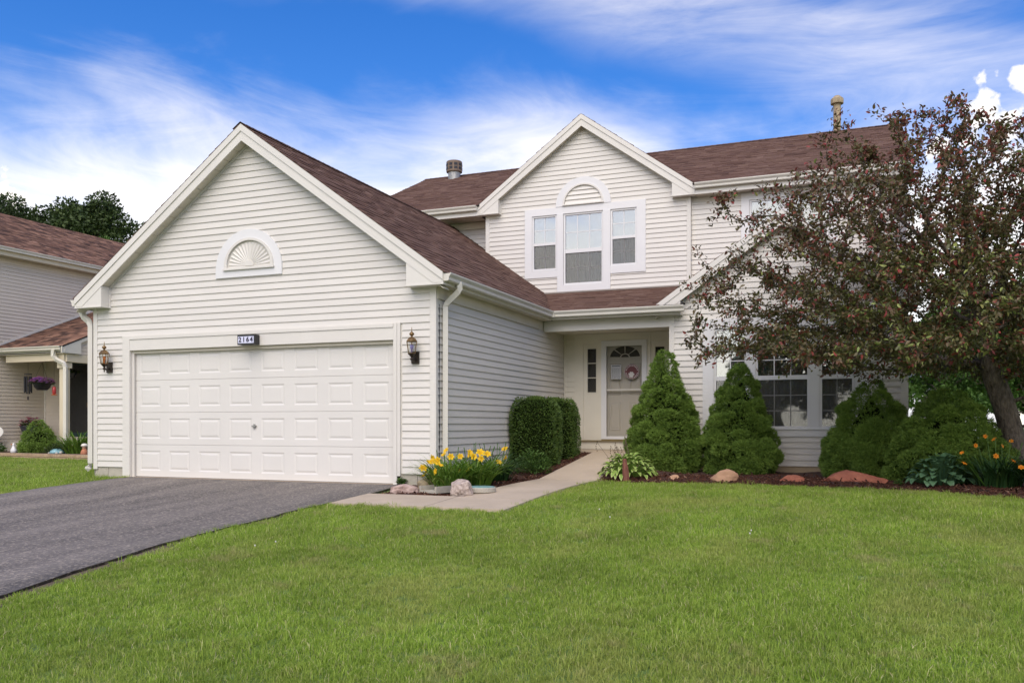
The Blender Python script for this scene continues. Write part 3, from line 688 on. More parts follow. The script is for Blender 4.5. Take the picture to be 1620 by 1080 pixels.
# arched louvre over the middle window
av = MB(); annulus(FU, av, half_round(FU, .06, 5.544, .61, .60, .02), half_round(FU, .06, 5.575, .445, .425, .02), .002, .040); av = av.build('gable_vent', 'white', house)
q = MB(); annulus(FU, q, half_round(FU, .06, 5.56, .45, .445, .02), half_round(FU, .06, 5.58, .415, .39, .01), .004, .055); q.build('vent_frame', 'trim', av)
box_list(FU, av, 'vent_sill', 'trim', [(-.40, .52, .004, .066, 5.555, 5.578)])
for k in range(4):
    z0 = 5.58+k*.098; hw0 = .412*math.sqrt(max(.02, 1-((z0-5.59)/.40)**2)) if z0 > 5.59 else .412; z1 = min(z0+.098, 5.965); hw1 = .412*math.sqrt(max(.02, 1-((z1-5.59)/.40)**2))
    q = MB(); P = FU.p; xc = .06
    q.add([P(xc-hw0,.006,z0),P(xc+hw0,.006,z0),P(xc+hw0,.036,z0),P(xc-hw0,.036,z0),P(xc+hw1,.012,z1),P(xc-hw1,.012,z1)], [(0,1,2,3),(3,2,4,5)]); q.build('louvre_slat', 'trim', av)
gable_trim(FU, .06, 2.39, 5.705, lambda s: 1.985 if s > 0 else -1.845, 5.515, .17, 0)
ng = math.hypot(1, SL)
for s in (-1, 1):
    roof_slab('roof', [(.06+s*2.39,6.69,5.705), (.06+s*2.39,10.5,5.705), (.06,10.5,5.705+SL*2.39), (.06,6.69,5.705+SL*2.39)])
    shingles(house, (.06+s*2.40,6.685,5.70), (0,1,0), (-s/ng,0,SL/ng), 2.39*ng+.015, lambda v: (0, 3.7*v/3.0+.25), seed=20+s)
# recessed wall on the left
wall = MB(); FL.rect_minus(wall, -5.7, -2.1, 2.5, 5.62, [], 0, .1); wall = wall.build('wall', 'vinyl', house)
siding(FL, wall, 4.30, 5.33, lambda z: -4.6, lambda z: -2.21)
box_list(FL, house, 'frieze_board', 'soffit', [(-5.7, -2.21, .002, .03, 5.335, 5.48)])
# recessed wall on the right
WR = [(3.52, 4.95, 4.2, 5.36)]
wall = MB(); FR_.rect_minus(wall, 2.3, 6.22, 2.8, 5.62, WR, 0, .12); wall = wall.build('wall', 'vinyl', house)
siding(FR_, wall, 3.62, 5.40, lambda z: 2.345, lambda z: 6.14, [(3.36, 5.10, 4.02, 5.52)])
box_list(FR_, house, 'window_casing', 'white', [(3.33, 3.49, 0, .034, 4.04, 5.48), (4.98, 5.14, 0, .034, 4.04, 5.48), (3.49, 4.98, 0, .033, 5.335, 5.48), (3.49, 4.98, 0, .033, 4.04, 4.20), (4.16, 4.31, 0, .03, 4.202, 5.333)])
double_hung(FR_, 3.53, 4.12, 4.24, 4.745, 4.80, 5.30, 2, 2, 2); double_hung(FR_, 4.35, 4.94, 4.24, 4.745, 4.80, 5.30, 2, 2, 2)
box_list(FR_, house, 'frieze_board', 'trim', [(2.345, 6.22, .002, .028, 5.49, 5.56)])
mb = MB(); FR_.box(mb, 6.13, 6.222, -.06, .022, 2.9, 5.50); mb.build('corner_post', 'trim', house)
# soffit, fascia and gutters of the main eave
for a, b in ((-5.95, -2.33), (2.46, 6.45)):
    yb = 7.27 if a < 0 else 6.95
    mb = MB(); n = int((b-a)/.25)
    for i in range(n): mb.box(a+(b-a)*i/n+.003, a+(b-a)*(i+1)/n-.003, 6.70, yb-.003, 5.500, 5.510)
    mb.build('soffit', 'soffit', house)
    mb = MB(); mb.box(a, b, 6.68, 6.70, 5.49, 5.69); mb.build('fascia', 'trim', house)
    gutter(house, (a, 6.68, 5.70), (1,0,0), (0,-1,0), b-a)
# main roof
sl = .478; nm = math.hypot(1, sl); Lm = 4.35*nm
gd_ = lambda v: max(0.0, (7.455-(5.715+v*sl/nm))/SL)        # half width of the front gable at that height
yv = 6.65+(7.455-5.715)/sl
roof_slab('roof', [(-5.85,6.65,5.715), (-2.30,6.65,5.715), (.06,yv,7.455), (.06,11,7.795), (-5.85,11,7.795)])
roof_slab('roof', [(6.45,6.65,5.715), (2.42,6.65,5.715), (.06,yv,7.455), (.06,11,7.795), (6.45,11,7.795)])
shingles(house, (-5.85,6.64,5.715), (1,0,0), (0,1/nm,sl/nm), Lm+.02, lambda v: (0, 5.91-gd_(v)), seed=31)
shingles(house, (-5.85,6.64,5.715), (1,0,0), (0,1/nm,sl/nm), Lm+.02, lambda v: (5.91+gd_(v), 12.30), seed=32)
roof_slab('roof', [(-5.85,15.35,5.715), (6.45,15.35,5.715), (6.45,11,7.795), (-5.85,11,7.795)])
mb = MB(); xx = -5.86; r_ = random.Random(6)
while xx < 6.3:
    t = min(1, max(0, r_.gauss(.45, .22)))
    mb.add([(xx,11,7.822),(xx+.29,11,7.812),(xx+.29,10.86,7.748),(xx,10.86,7.758),(xx+.29,11.14,7.748),(xx,11.14,7.758)], [(0,3,2,1),(0,1,4,5)], t); xx += .145
stuff(mb.build('ridge_shingles', 'shingle', house))
for xs, xf in ((-5.85, -5.70), (6.45, 6.22)):   # gable ends of the main roof
    mb = MB(); q = sorted((xs, xs+(.02 if xs < 0 else -.02)))
    mb.prism([(q[0],6.65,5.70),(q[0],11,7.78),(q[0],15.35,5.70),(q[0],15.35,5.52),(q[0],11,7.56),(q[0],6.65,5.52)], (q[1]-q[0],0,0)); mb.build('rake_board', 'trim', house)
    fr = Fr((xf,0,0), (0,1,0), (math.copysign(1, xs),0,0)); y0 = 4.48 if xs > 0 else 7.27
    w = MB(); fr.rect_minus(w, y0, 15, -.3, 5.62, [], 0, .1); w.add([fr.p(6.9,0,5.62), fr.p(15,0,5.62), fr.p(11,0,7.6)], [(0,1,2)])
    w = w.build('wall', 'vinyl', house)
    if xs > 0:
        siding(fr, w, .17, 5.55, lambda z: (y0+.05 if z < 2.85 else 6.97), lambda z: 15, one=True)
        mb = MB(); fr.box(mb, 4.4605, 4.55, -.05, .022, .12, 2.80); mb.build('corner_post', 'trim', house)
w = MB(); w.box(-6.3, 6.2, 14.95, 15, -.3, 5.7); w.build('wall', 'vinyl', house)
# floor between storeys keeps the rooms dark
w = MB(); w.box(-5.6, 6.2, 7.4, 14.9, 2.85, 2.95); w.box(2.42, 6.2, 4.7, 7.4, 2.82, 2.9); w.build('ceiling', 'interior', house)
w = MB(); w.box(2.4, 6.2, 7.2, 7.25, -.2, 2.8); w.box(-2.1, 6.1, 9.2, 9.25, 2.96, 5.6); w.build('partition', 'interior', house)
# roof vent, flue
q = MB(); q.lathe([(.17,-.15),(.17,.10),(.165,.12)], (-4.82, 10.7, 7.70), 20); rv = q.build('roof_vent', 'steel', house, smooth=False)
q = MB(); q.lathe([(.15,.10),(.215,.105),(.22,.12),(.22,.385),(.20,.405),(.02,.42)], (-4.82, 10.7, 7.70), 24); q.build('vent_cap', 'capbrown', rv)
q = MB()
for k in range(10):
    for j in range(2):
        a = 2*math.pi*(k+.5)/10; c, s = math.cos(a), math.sin(a); z0 = 7.70+.16+j*.10
        T = lambda t, r, z: (-4.82+r*c-t*s, 10.7+r*s+t*c, z)
        q.add([T(-.045,.2165,z0),T(.045,.2165,z0),T(.045,.2165,z0+.07),T(-.045,.2165,z0+.07),T(-.045,.2225,z0),T(.045,.2225,z0),T(.045,.2225,z0+.07),T(-.045,.2225,z0+.07)], [(4,5,6,7),(0,1,5,4),(2,3,7,6),(1,2,6,5),(3,0,4,7)])
stuff(q.build('vent_slots', 'black', rv))
q = MB(); q.lathe([(.085,-.3),(.085,.62)], (5.06, 11.05, 7.85), 14); fl = q.build('flue_pipe', 'rust', house, smooth=False)
q = MB(); q.lathe([(.10,.60),(.145,.61),(.145,.72),(.06,.80),(.01,.81)], (5.06, 11.05, 7.85), 14); q.build('flue_cap', 'rust', fl)

# ---- downspouts
def downspout(pts, m='gutter', parent=None, name='downspout', w=.085, d=.06):
    mb = MB(); P = [Vector(p) for p in pts]
    mb.tube(P, [w*.62]*len(P), 4); return mb.build(name, m, parent or house)
D = lambda y, xs: [(.27, y, 2.86), (.27, y, 2.77), (.25, y, 2.72), (.09, y, 2.585), (.055, y, 2.53), (.055, y, 1.0), (.055, y, .30), (.07, y, .26), (.16, y, .21)]
downspout(D(.20, 0))
downspout([(-6.61, -.02, 2.84), (-6.61, -.02, 2.74), (-6.56, -.02, 2.66), (-6.45, -.02, 2.58), (-6.405, -.02, 2.50), (-6.405, -.02, .22), (-6.43, -.03, .15), (-6.47, -.05, .12)])
q = MB(); q.tube([(.014, .085, 2.55), (.016, .088, 2.0), (.013, .083, 1.4), (.018, .09, .9), (.014, .085, .25)], .008, 6); q.build('cable', 'black', house)
# ------------------------------------------------------------------ foliage tools
def unit(a): return a/np.maximum(np.linalg.norm(a, axis=1, keepdims=True), 1e-9)
def leaf_arrays(P, D, Nn, L, Wd, fold=.18, droop=.15):
    """diamond leaves of two triangles each"""
    n = len(P); D = unit(D); S = unit(np.cross(D, Nn)); Nn = np.cross(S, D)
    L = np.broadcast_to(np.asarray(L, float).reshape(-1, 1), (n, 1)); Wd = np.broadcast_to(np.asarray(Wd, float).reshape(-1, 1), (n, 1))
    mid = P+D*L*.45
    V = np.empty((n, 4, 3)); V[:, 0] = P; V[:, 1] = mid+S*Wd*.5+Nn*Wd*fold; V[:, 2] = P+D*L-Nn*L*droop; V[:, 3] = mid-S*Wd*.5+Nn*Wd*fold
    b = (np.arange(n)*4)[:, None]
    F = np.concatenate([b+np.array([[0, 1, 2]]), b+np.array([[0, 2, 3]])], 1).reshape(-1, 3)
    return V.reshape(-1, 3), F
def join_np(parts):
    V = []; F = []; T = []; o = 0
    for v, f, t in parts: V.append(v); F.append(f+o); T.append(t); o += len(v)
    return np.concatenate(V), np.concatenate(F), np.concatenate(T)
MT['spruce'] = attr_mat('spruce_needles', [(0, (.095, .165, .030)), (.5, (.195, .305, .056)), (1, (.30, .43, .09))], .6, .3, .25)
MT['core'] = mat('shrub_shade_core', (.010, .016, .005), 1.0, .5, 30, spec=0.0)  # near-black solid filler; shade inside the shrubs is put into its colour
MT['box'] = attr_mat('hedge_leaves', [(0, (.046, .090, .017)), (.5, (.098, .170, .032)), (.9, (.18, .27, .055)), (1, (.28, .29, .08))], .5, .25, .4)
MT['crab'] = attr_mat('purple_green_leaves', [(0, (.055, .068, .022)), (.30, (.105, .105, .036)), (.52, (.145, .095, .048)), (.70, (.205, .072, .055)), (.86, (.32, .055, .050)), (.94, (.19, .25, .06)), (1, (.34, .38, .11))], .45, .24, .4)
MT['tree1'] = attr_mat('dark_tree_leaves', [(0, (.020, .036, .010)), (.5, (.040, .068, .016)), (1, (.080, .115, .028))], .6, .15, .3)
MT['tree2'] = attr_mat('bright_tree_leaves', [(0, (.035, .080, .012)), (.5, (.065, .135, .020)), (1, (.12, .20, .035))], .6, .25, .3)
MT['lily'] = attr_mat('strap_leaves', [(0, (.075, .165, .020)), (.6, (.16, .29, .036)), (1, (.30, .38, .08))], .45, .25, .4)
MT['lilydark'] = attr_mat('dark_strap_leaves', [(0, (.018, .050, .014)), (.6, (.032, .085, .022)), (1, (.06, .12, .03))], .45, .2, .4)
MT['yellow'] = attr_mat('yellow_petals', [(0, (.72, .42, .012)), (1, (.85, .60, .035))], .5, .25, .2)
MT['orange'] = attr_mat('orange_petals', [(0, (.72, .20, .012)), (1, (.85, .36, .03))], .5, .25, .2)
MT['hosta'] = attr_mat('variegated_leaf', [(0, (.19, .32, .050)), (.5, (.26, .39, .08)), (1, (.42, .50, .16))], .45, .2, .4)
MT['bluehosta'] = attr_mat('blue_green_leaf', [(0, (.065, .150, .070)), (1, (.125, .23, .11))], .5, .15, .4)
MT['weed'] = attr_mat('soft_green_leaves', [(0, (.035, .085, .014)), (1, (.10, .18, .035))], .5, .2, .3)
MT['grass'] = attr_mat('grass_blades', [(0, (.155, .255, .030)), (.45, (.275, .400, .052)), (.80, (.37, .46, .092)), (.93, (.45, .48, .17)), (1, (.60, .54, .31))], .55, .38, .25, noise=.26, nscale=1.3)
def grass_patches():
    nt = MT['grass'].node_tree; L = nt.links; geo = nt.nodes.new('ShaderNodeNewGeometry')
    hs = [n for n in nt.nodes if n.bl_idname == 'ShaderNodeHueSaturation'][0]
    def blend(scale, lo, hi, amt, col, stretch):
        mp = nt.nodes.new('ShaderNodeMapping'); mp.inputs['Scale'].default_value = stretch; L.new(geo.outputs['Position'], mp.inputs[0])
        n = nt.nodes.new('ShaderNodeTexNoise'); n.inputs['Scale'].default_value = scale; n.inputs['Detail'].default_value = 4; n.inputs['Roughness'].default_value = .6; L.new(mp.outputs[0], n.inputs['Vector'])
        mr = nt.nodes.new('ShaderNodeMapRange'); mr.interpolation_type = 'SMOOTHSTEP'; L.new(n.outputs[0], mr.inputs[0]); mr.inputs[1].default_value = lo; mr.inputs[2].default_value = hi; mr.inputs[4].default_value = amt
        mx = nt.nodes.new('ShaderNodeMix'); mx.data_type = 'RGBA'; L.new(mr.outputs[0], mx.inputs[0]); mx.inputs[7].default_value = (*col, 1)
        for l in list(hs.outputs[0].links) if not hasattr(blend, 'last') else list(blend.last.links): L.new(mx.outputs[2], l.to_socket)
        L.new(hs.outputs[0] if not hasattr(blend, 'last') else blend.last, mx.inputs[6]); blend.last = mx.outputs[2]
    blend(.85, .48, .70, .65, (.40, .42, .12), (1, .55, 1))      # sun-bleached, yellower areas
    blend(2.4, .57, .72, .60, (.42, .37, .17), (1, 1, 1))        # small dry spots
    blend(2.6, .60, .78, .35, (.10, .20, .028), (1, 1, 1))      # darker, lusher tufts
grass_patches()
MT['chips'] = attr_mat('bark_chips', [(0, (.040, .018, .012)), (.5, (.085, .036, .023)), (.85, (.13, .060, .038)), (1, (.30, .19, .13))], .95, 0, .15)
MT['mulch'] = mat('mulch_base', (.040, .019, .013), .95, .3, 14, .9, 40, col2=(.085, .040, .027))

# ------------------------------------------------------------------ planting beds
BE = [(1.88, 1.60), (2.10, 1.62), (2.45, 1.50), (2.96, 1.61), (3.6, 1.70), (4.19, 1.69), (5.0, 1.63), (5.8, 1.46), (6.52, 1.10), (7.23, .50), (7.8, .30), (8.6, .75), (9.1, 1.9), (9.2, 3.2)]
def bed_y(x):
    if x <= BE[0][0]: return BE[0][1]
    for (a, b), (c, d) in zip(BE, BE[1:]):
        if x <= c: return b+(d-b)*(x-a)/(c-a)
    return 99
def bed_top(x): return 4.47 if x < 6.3 else (5.0 if x < 8.2 else 5.0-1.8*(x-8.2))
def bump(x, y): return .018*math.sin(x*3.1+1)*math.sin(y*2.7)+.012*math.sin(x*7.3)*math.sin(y*6.1+2)
def bed_h(x, y):
    t = min(1, max(0, (y-bed_y(x))/.35)); h = .012+.055*t+bump(x, y)*t
    if x < 2.9: h += max(0, wz(y)-.05)*max(0, min(1, (2.75-x)/.8))      # the bed climbs beside the porch
    return h
def sheet(name, xs, yf0, yf1, zf, m, ny=14, parent=None):
    V = []; F = []
    for x in xs:
        for j in range(ny+1):
            y = yf0(x)+(yf1(x)-yf0(x))*j/ny; V.append((x, y, zf(x, y)))
    w = ny+1
    for i in range(len(xs)-1):
        for j in range(ny): a = i*w+j; F.append((a, a+w, a+w+1, a+1))
    return link(name, np_mesh(name, V, F, smooth=True), m, parent)
struct(sheet('planting_bed', list(np.linspace(1.875, 9.19, 74)), bed_y, bed_top, bed_h, 'mulch', 18))
def side_h(x, y): return wz(y)-.035+.02+bump(x*2, y*2)*.8
struct(sheet('planting_bed', list(np.linspace(.02, .945, 14)), lambda x: -1.10, lambda x: 4.54, side_h, 'mulch', 36))
struct(sheet('planting_bed', list(np.linspace(-.33, .02, 6)), lambda x: -1.10, lambda x: -.03, side_h, 'mulch', 8))
def chips(n, sampler, hf, seed):
    g = np.random.default_rng(seed); V = np.empty((n, 8, 3)); T = np.empty(n); k = 0
    while k < n:
        x, y = sampler(g)
        if x is None: continue
        l, w, t = g.uniform(.015, .065), g.uniform(.006, .018), g.uniform(.003, .008); a = g.uniform(0, 6.28); tilt = g.normal(0, .35)
        ca, sa = math.cos(a), math.sin(a); z = hf(x, y)+.004
        for i, (p, q, r_) in enumerate([(-1,-1,0),(1,-1,0),(1,1,0),(-1,1,0),(-1,-1,1),(1,-1,1),(1,1,1),(-1,1,1)]):
            V[k, i] = (x+ca*p*l/2-sa*q*w/2, y+sa*p*l/2+ca*q*w/2, z+r_*t+p*l/2*tilt+abs(tilt)*l*.3)
        T[k] = min(1, abs(g.normal(.4, .28))); k += 1
    fa = np.array([(4,5,6,7),(0,1,5,4),(1,2,6,5),(2,3,7,6),(3,0,4,7)]); F = ((np.arange(n)*8)[:, None, None]+fa[None]).reshape(-1, 4)
    o = link('bark_mulch', np_mesh('bark_mulch', V.reshape(-1, 3), F, np.repeat(T, 5)), 'chips'); return stuff(o)
def sA(g):
    x = g.uniform(1.9, 8.6); y = bed_y(x)-.02+abs(g.normal(0, .75)); return (x, y) if y < bed_top(x) else (None, None)
def sB(g):
    if g.random() < .2: return (g.uniform(-.3, .93), g.uniform(-1.08, -.4)) 
    return (.93-abs(g.normal(0, .35)), g.uniform(-1.05, 4.5))
chips(6500, sA, bed_h, 1); chips(2600, lambda g: (lambda p: p if p[0] > .03 or p[1] < -.05 else (None, None))(sB(g)), side_h, 2)

# ------------------------------------------------------------------ conical spruces
def spruce_mesh(Rr, H, seed, n_clump=135, n_tuft=28000, prof=None):
    g = np.random.default_rng(seed)
    prof = prof or (lambda t: np.minimum(1, 1.2*np.maximum(t, 0)**.62)*(1-.22*np.clip((t-.86)/.14, 0, 1)))
    t = (g.random(n_clump)*.985+.001)**.56; az = g.random(n_clump)*6.2832
    r = prof(t)*Rr; z = H*(1-t)
    rad = (.050+.085*r/Rr)*g.uniform(.6, 1.45, n_clump)*(Rr/.68)**.5
    rr = np.maximum(0, r-rad*.5)*g.uniform(.95, 1.03, n_clump)
    Cc = np.stack([rr*np.cos(az), rr*np.sin(az), np.maximum(z-rad*.2, rad*.7)], 1)
    up = np.stack([np.cos(az), np.sin(az), np.full(n_clump, .8)], 1); up = unit(up)
    w = rad**2; idx = g.choice(n_clump, n_tuft, p=w/w.sum())
    d = unit(g.normal(size=(n_tuft, 3))); o = up[idx]
    dot = (d*o).sum(1, keepdims=True); d = np.where(dot < 0, d-2*dot*o, d)
    P0 = Cc[idx]+d*rad[idx][:, None]*np.array([1, 1, .75])*g.uniform(.84, 1.03, (n_tuft, 1))
    nb_ = int(n_tuft*.34); tb = (g.random(nb_)*.99+.0005)**.56; ab = g.random(nb_)*6.2832; rb = prof(tb)*Rr*g.uniform(.74, .92, nb_)
    P0[:nb_] = np.stack([rb*np.cos(ab), rb*np.sin(ab), H*(1-tb)], 1); d[:nb_] = unit(np.stack([np.cos(ab), np.sin(ab), np.full(nb_, .5)], 1)+g.normal(0, .3, (nb_, 3)))
    P0[:, 2] = np.maximum(P0[:, 2], .03)
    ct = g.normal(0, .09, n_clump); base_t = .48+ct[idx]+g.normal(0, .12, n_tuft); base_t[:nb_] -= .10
    K = 6; n = n_tuft*K; P = np.repeat(P0, K, 0)+g.normal(0, .008, (n, 3)); dd = unit(np.repeat(d, K, 0)+g.normal(0, .55, (n, 3))+np.array([0, 0, .12]))
    S = unit(np.cross(dd, unit(g.normal(size=(n, 3)))))*(g.uniform(.008, .013, (n, 1))*.5); Lf = g.uniform(.026, .050, (n, 1))
    V = np.empty((n, 3, 3)); V[:, 0] = P+S; V[:, 1] = P-S; V[:, 2] = P+dd*Lf
    T = np.clip(np.repeat(base_t, K)+g.normal(0, .09, n), 0, 1)
    return np_mesh('foliage', V.reshape(-1, 3), np.arange(n*3).reshape(-1, 3), T)
def spruce(loc, Rr, H, seed, label, rz=0, mesh=None, scale=None, prof=None, nt=28000):
    t = thing('dwarf_spruce', label, 'shrub', loc, rz, 'conical shrubs in front of the house')
    me = mesh or spruce_mesh(Rr, H, seed, n_tuft=nt, prof=prof)
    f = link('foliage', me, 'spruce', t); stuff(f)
    q = MB(); q.lathe([(.3*Rr, .03), (.60*Rr, .12*H), (.58*Rr, .3*H), (.40*Rr, .55*H), (.12*Rr, .76*H), (.01, .84*H)], (0,0,0), 14); c = q.build('shade_core', 'core', t)  # smooth dark core paints the shade between needle clumps
    q = MB(); q.tube([(0,0,-.1), (0,0,.3)], .05, 8); q.build('trunk', 'bark', t)
    if scale: f.scale = scale; c.scale = scale
    return t
spruce((2.45, 3.66, .03), .60, 2.12, 1, 'tallest conical dwarf spruce, bright green, right beside the front door')
spruce((3.70, 3.66, .03), .605, 1.87, 2, 'pointed green dwarf spruce before the left part of the big ground floor window', 1.0)
round_prof = lambda t: np.minimum(1, 1.22*np.maximum(t, 0)**.52)*(1-.2*np.clip((t-.86)/.14, 0, 1))
spruce((5.66, 3.42, .03), .66, 1.50, 3, 'dark rounded spruce covering the lower right corner of the big window', .4, prof=round_prof)
spruce((6.58, 3.86, .03), .52, 1.36, 4, 'small dark spruce squeezed behind two others at the house corner', 2.0, prof=round_prof, nt=10000)
spruce((6.66, 2.80, .03), .80, 1.32, 5, 'broad low dark spruce nearest the crabapple trunk', 3.1, prof=round_prof, nt=25000)

# ------------------------------------------------------------------ clipped hedge bushes
def boxbush(loc, sx, sy, H, seed, label):
    g = np.random.default_rng(seed); n = 15000
    t = thing('clipped_bush', label, 'bush', loc, 0, 'clipped evergreen bushes beside the garage wall')
    a = g.random(n)*6.2832; p = 5.0; c, s = np.cos(a), np.sin(a)
    rr = (np.abs(c)**p+np.abs(s)**p)**(-1/p); h = g.random(n)
    top = g.random(n) < .22
    zf = np.where(top, 1, h); k = np.where(top, np.sqrt(g.random(n)), 1)
    dome = np.where(top, 1-.16*k**3, 1)
    shrink = np.where(zf > .68, 1-.30*(np.clip(zf-.68, 0, .32)/.32)**2.4, 1)*np.where(zf < .12, .90+.1*zf/.12, 1)
    lump = 1+.03*np.sin(a*5+zf*7+seed)+.025*np.sin(a*9-zf*13)
    dep = 1-np.abs(g.normal(0, .045, n))
    P = np.stack([rr*c*sx/2*k*shrink*lump*dep, rr*s*sy/2*k*shrink*lump*dep, zf*H*np.where(top, dome, .99)*np.where(top, dep, 1)+g.normal(0, .008, n)], 1); P[:, 2] = np.maximum(P[:, 2], .02)
    out = np.stack([c*np.where(top, .3*k, 1), s*np.where(top, .3*k, 1), np.where(top, 1.0, .12)], 1)
    D = unit(out+g.normal(0, .55, (n, 3))+np.array([0, 0, .3])); 
    V, F = leaf_arrays(P, D, unit(g.normal(size=(n, 3))), g.uniform(.024, .045, n), g.uniform(.011, .019, n), .15)
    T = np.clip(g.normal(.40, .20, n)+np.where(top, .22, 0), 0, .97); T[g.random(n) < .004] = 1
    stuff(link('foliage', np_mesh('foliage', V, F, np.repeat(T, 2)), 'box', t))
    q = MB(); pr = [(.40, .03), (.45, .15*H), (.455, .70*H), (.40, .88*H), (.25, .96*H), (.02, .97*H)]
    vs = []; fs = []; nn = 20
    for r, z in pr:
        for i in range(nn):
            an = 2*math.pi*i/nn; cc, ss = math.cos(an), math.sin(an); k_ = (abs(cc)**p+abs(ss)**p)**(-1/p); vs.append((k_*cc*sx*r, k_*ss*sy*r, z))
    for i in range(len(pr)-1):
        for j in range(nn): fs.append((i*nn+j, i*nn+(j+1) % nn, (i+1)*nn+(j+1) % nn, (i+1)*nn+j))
    q.add(vs, fs); q.build('shade_core', 'core', t)  # dark filler imitating shade behind the leaves
    return t
boxbush((.40, 2.98, .06), .74, .84, 1.27, 1, 'clipped dark green bush in front, nearer the yellow lilies')
boxbush((.40, 3.98, .14), .76, .90, 1.19, 2, 'clipped dark green bush behind, nearer the front door')

# ------------------------------------------------------------------ trees
def grow(base, trunk, attract, step=.16, infl=1.3, kill=.32, iters=90, forbid=None, seed=0, cap=7500):
    """space colonisation; returns nodes, parent indices"""
    g = np.random.default_rng(seed); nodes = [np.array(p, float) for p in trunk]; par = [-1]+list(range(len(trunk)-1))
    A = np.asarray(attract, float); best = np.full(len(A), 1e9); who = np.zeros(len(A), int); alive = np.ones(len(A), bool)
    def upd(i0):
        nonlocal best, who
        for i in range(i0, len(nodes)):
            d = np.linalg.norm(A-nodes[i], axis=1); m = d < best; best[m] = d[m]; who[m] = i
    upd(0); seen = set()
    for it in range(iters):
        m = alive & (best < (infl if it > 12 else infl*3))
        if not m.any(): break
        n0 = len(nodes)
        for i in np.unique(who[m]):
            s = m & (who == i); d = (A[s]-nodes[i]); d = unit(d).sum(0); l = np.linalg.norm(d)
            if l < 1e-6: continue
            p = nodes[i]+step*(d/l+g.normal(0, .10, 3)); key = (i, tuple(np.round(p, 2)))
            if forbid and forbid(p): alive[s] = False; continue
            if (i, tuple(np.round(d/l, 1))) in seen: alive[s & (best < step*1.5)] = False; 
            seen.add((i, tuple(np.round(d/l, 1))))
            nodes.append(p); par.append(int(i))
        upd(n0); alive &= best > kill
        if len(nodes) == n0 or len(nodes) > cap: break
    return np.array(nodes), np.array(par)
def radii(nodes, par, tip=.0045, ex=2.35):
    n = len(nodes); acc = np.zeros(n); ch = np.zeros(n, int)
    for i in range(n-1, 0, -1):
        if ch[i] == 0: acc[i] = tip**ex
        acc[par[i]] += acc[i]; ch[par[i]] += 1
    if ch[0] == 0: acc[0] = tip**ex
    return acc**(1/ex), ch
def limb_mesh(nodes, par, rad, keep, sides=7):
    mb = MB(); kids = {}
    for i, p in enumerate(par):
        if p >= 0 and keep(i): kids.setdefault(int(p), []).append(i)
    stack = [(0, None)]
    chains = []
    def walk(start, first):
        chain = [start, first] if first is not None else [start]; cur = chain[-1]
        while cur in kids:
            ks = sorted(kids[cur], key=lambda k: -rad[k]); 
            for k in ks[1:]: chains.append((cur, k))
            chain.append(ks[0]); cur = ks[0]
        return chain
    done = []
    for r0 in [p for p in kids if p == 0 or not keep(p)]:
        for k in sorted(kids[r0], key=lambda q: -rad[q]): done.append(walk(r0, k))
    while chains:
        a, b = chains.pop(); done.append(walk(a, b))
    for c in done:
        if len(c) < 2: continue
        rs = [rad[i] for i in c]
        if c[0] != 0: rs[0] = rs[1]
        mb.tube([nodes[i] for i in c], rs, sides if rs[0] > .02 else 4, cap=False)
    return mb
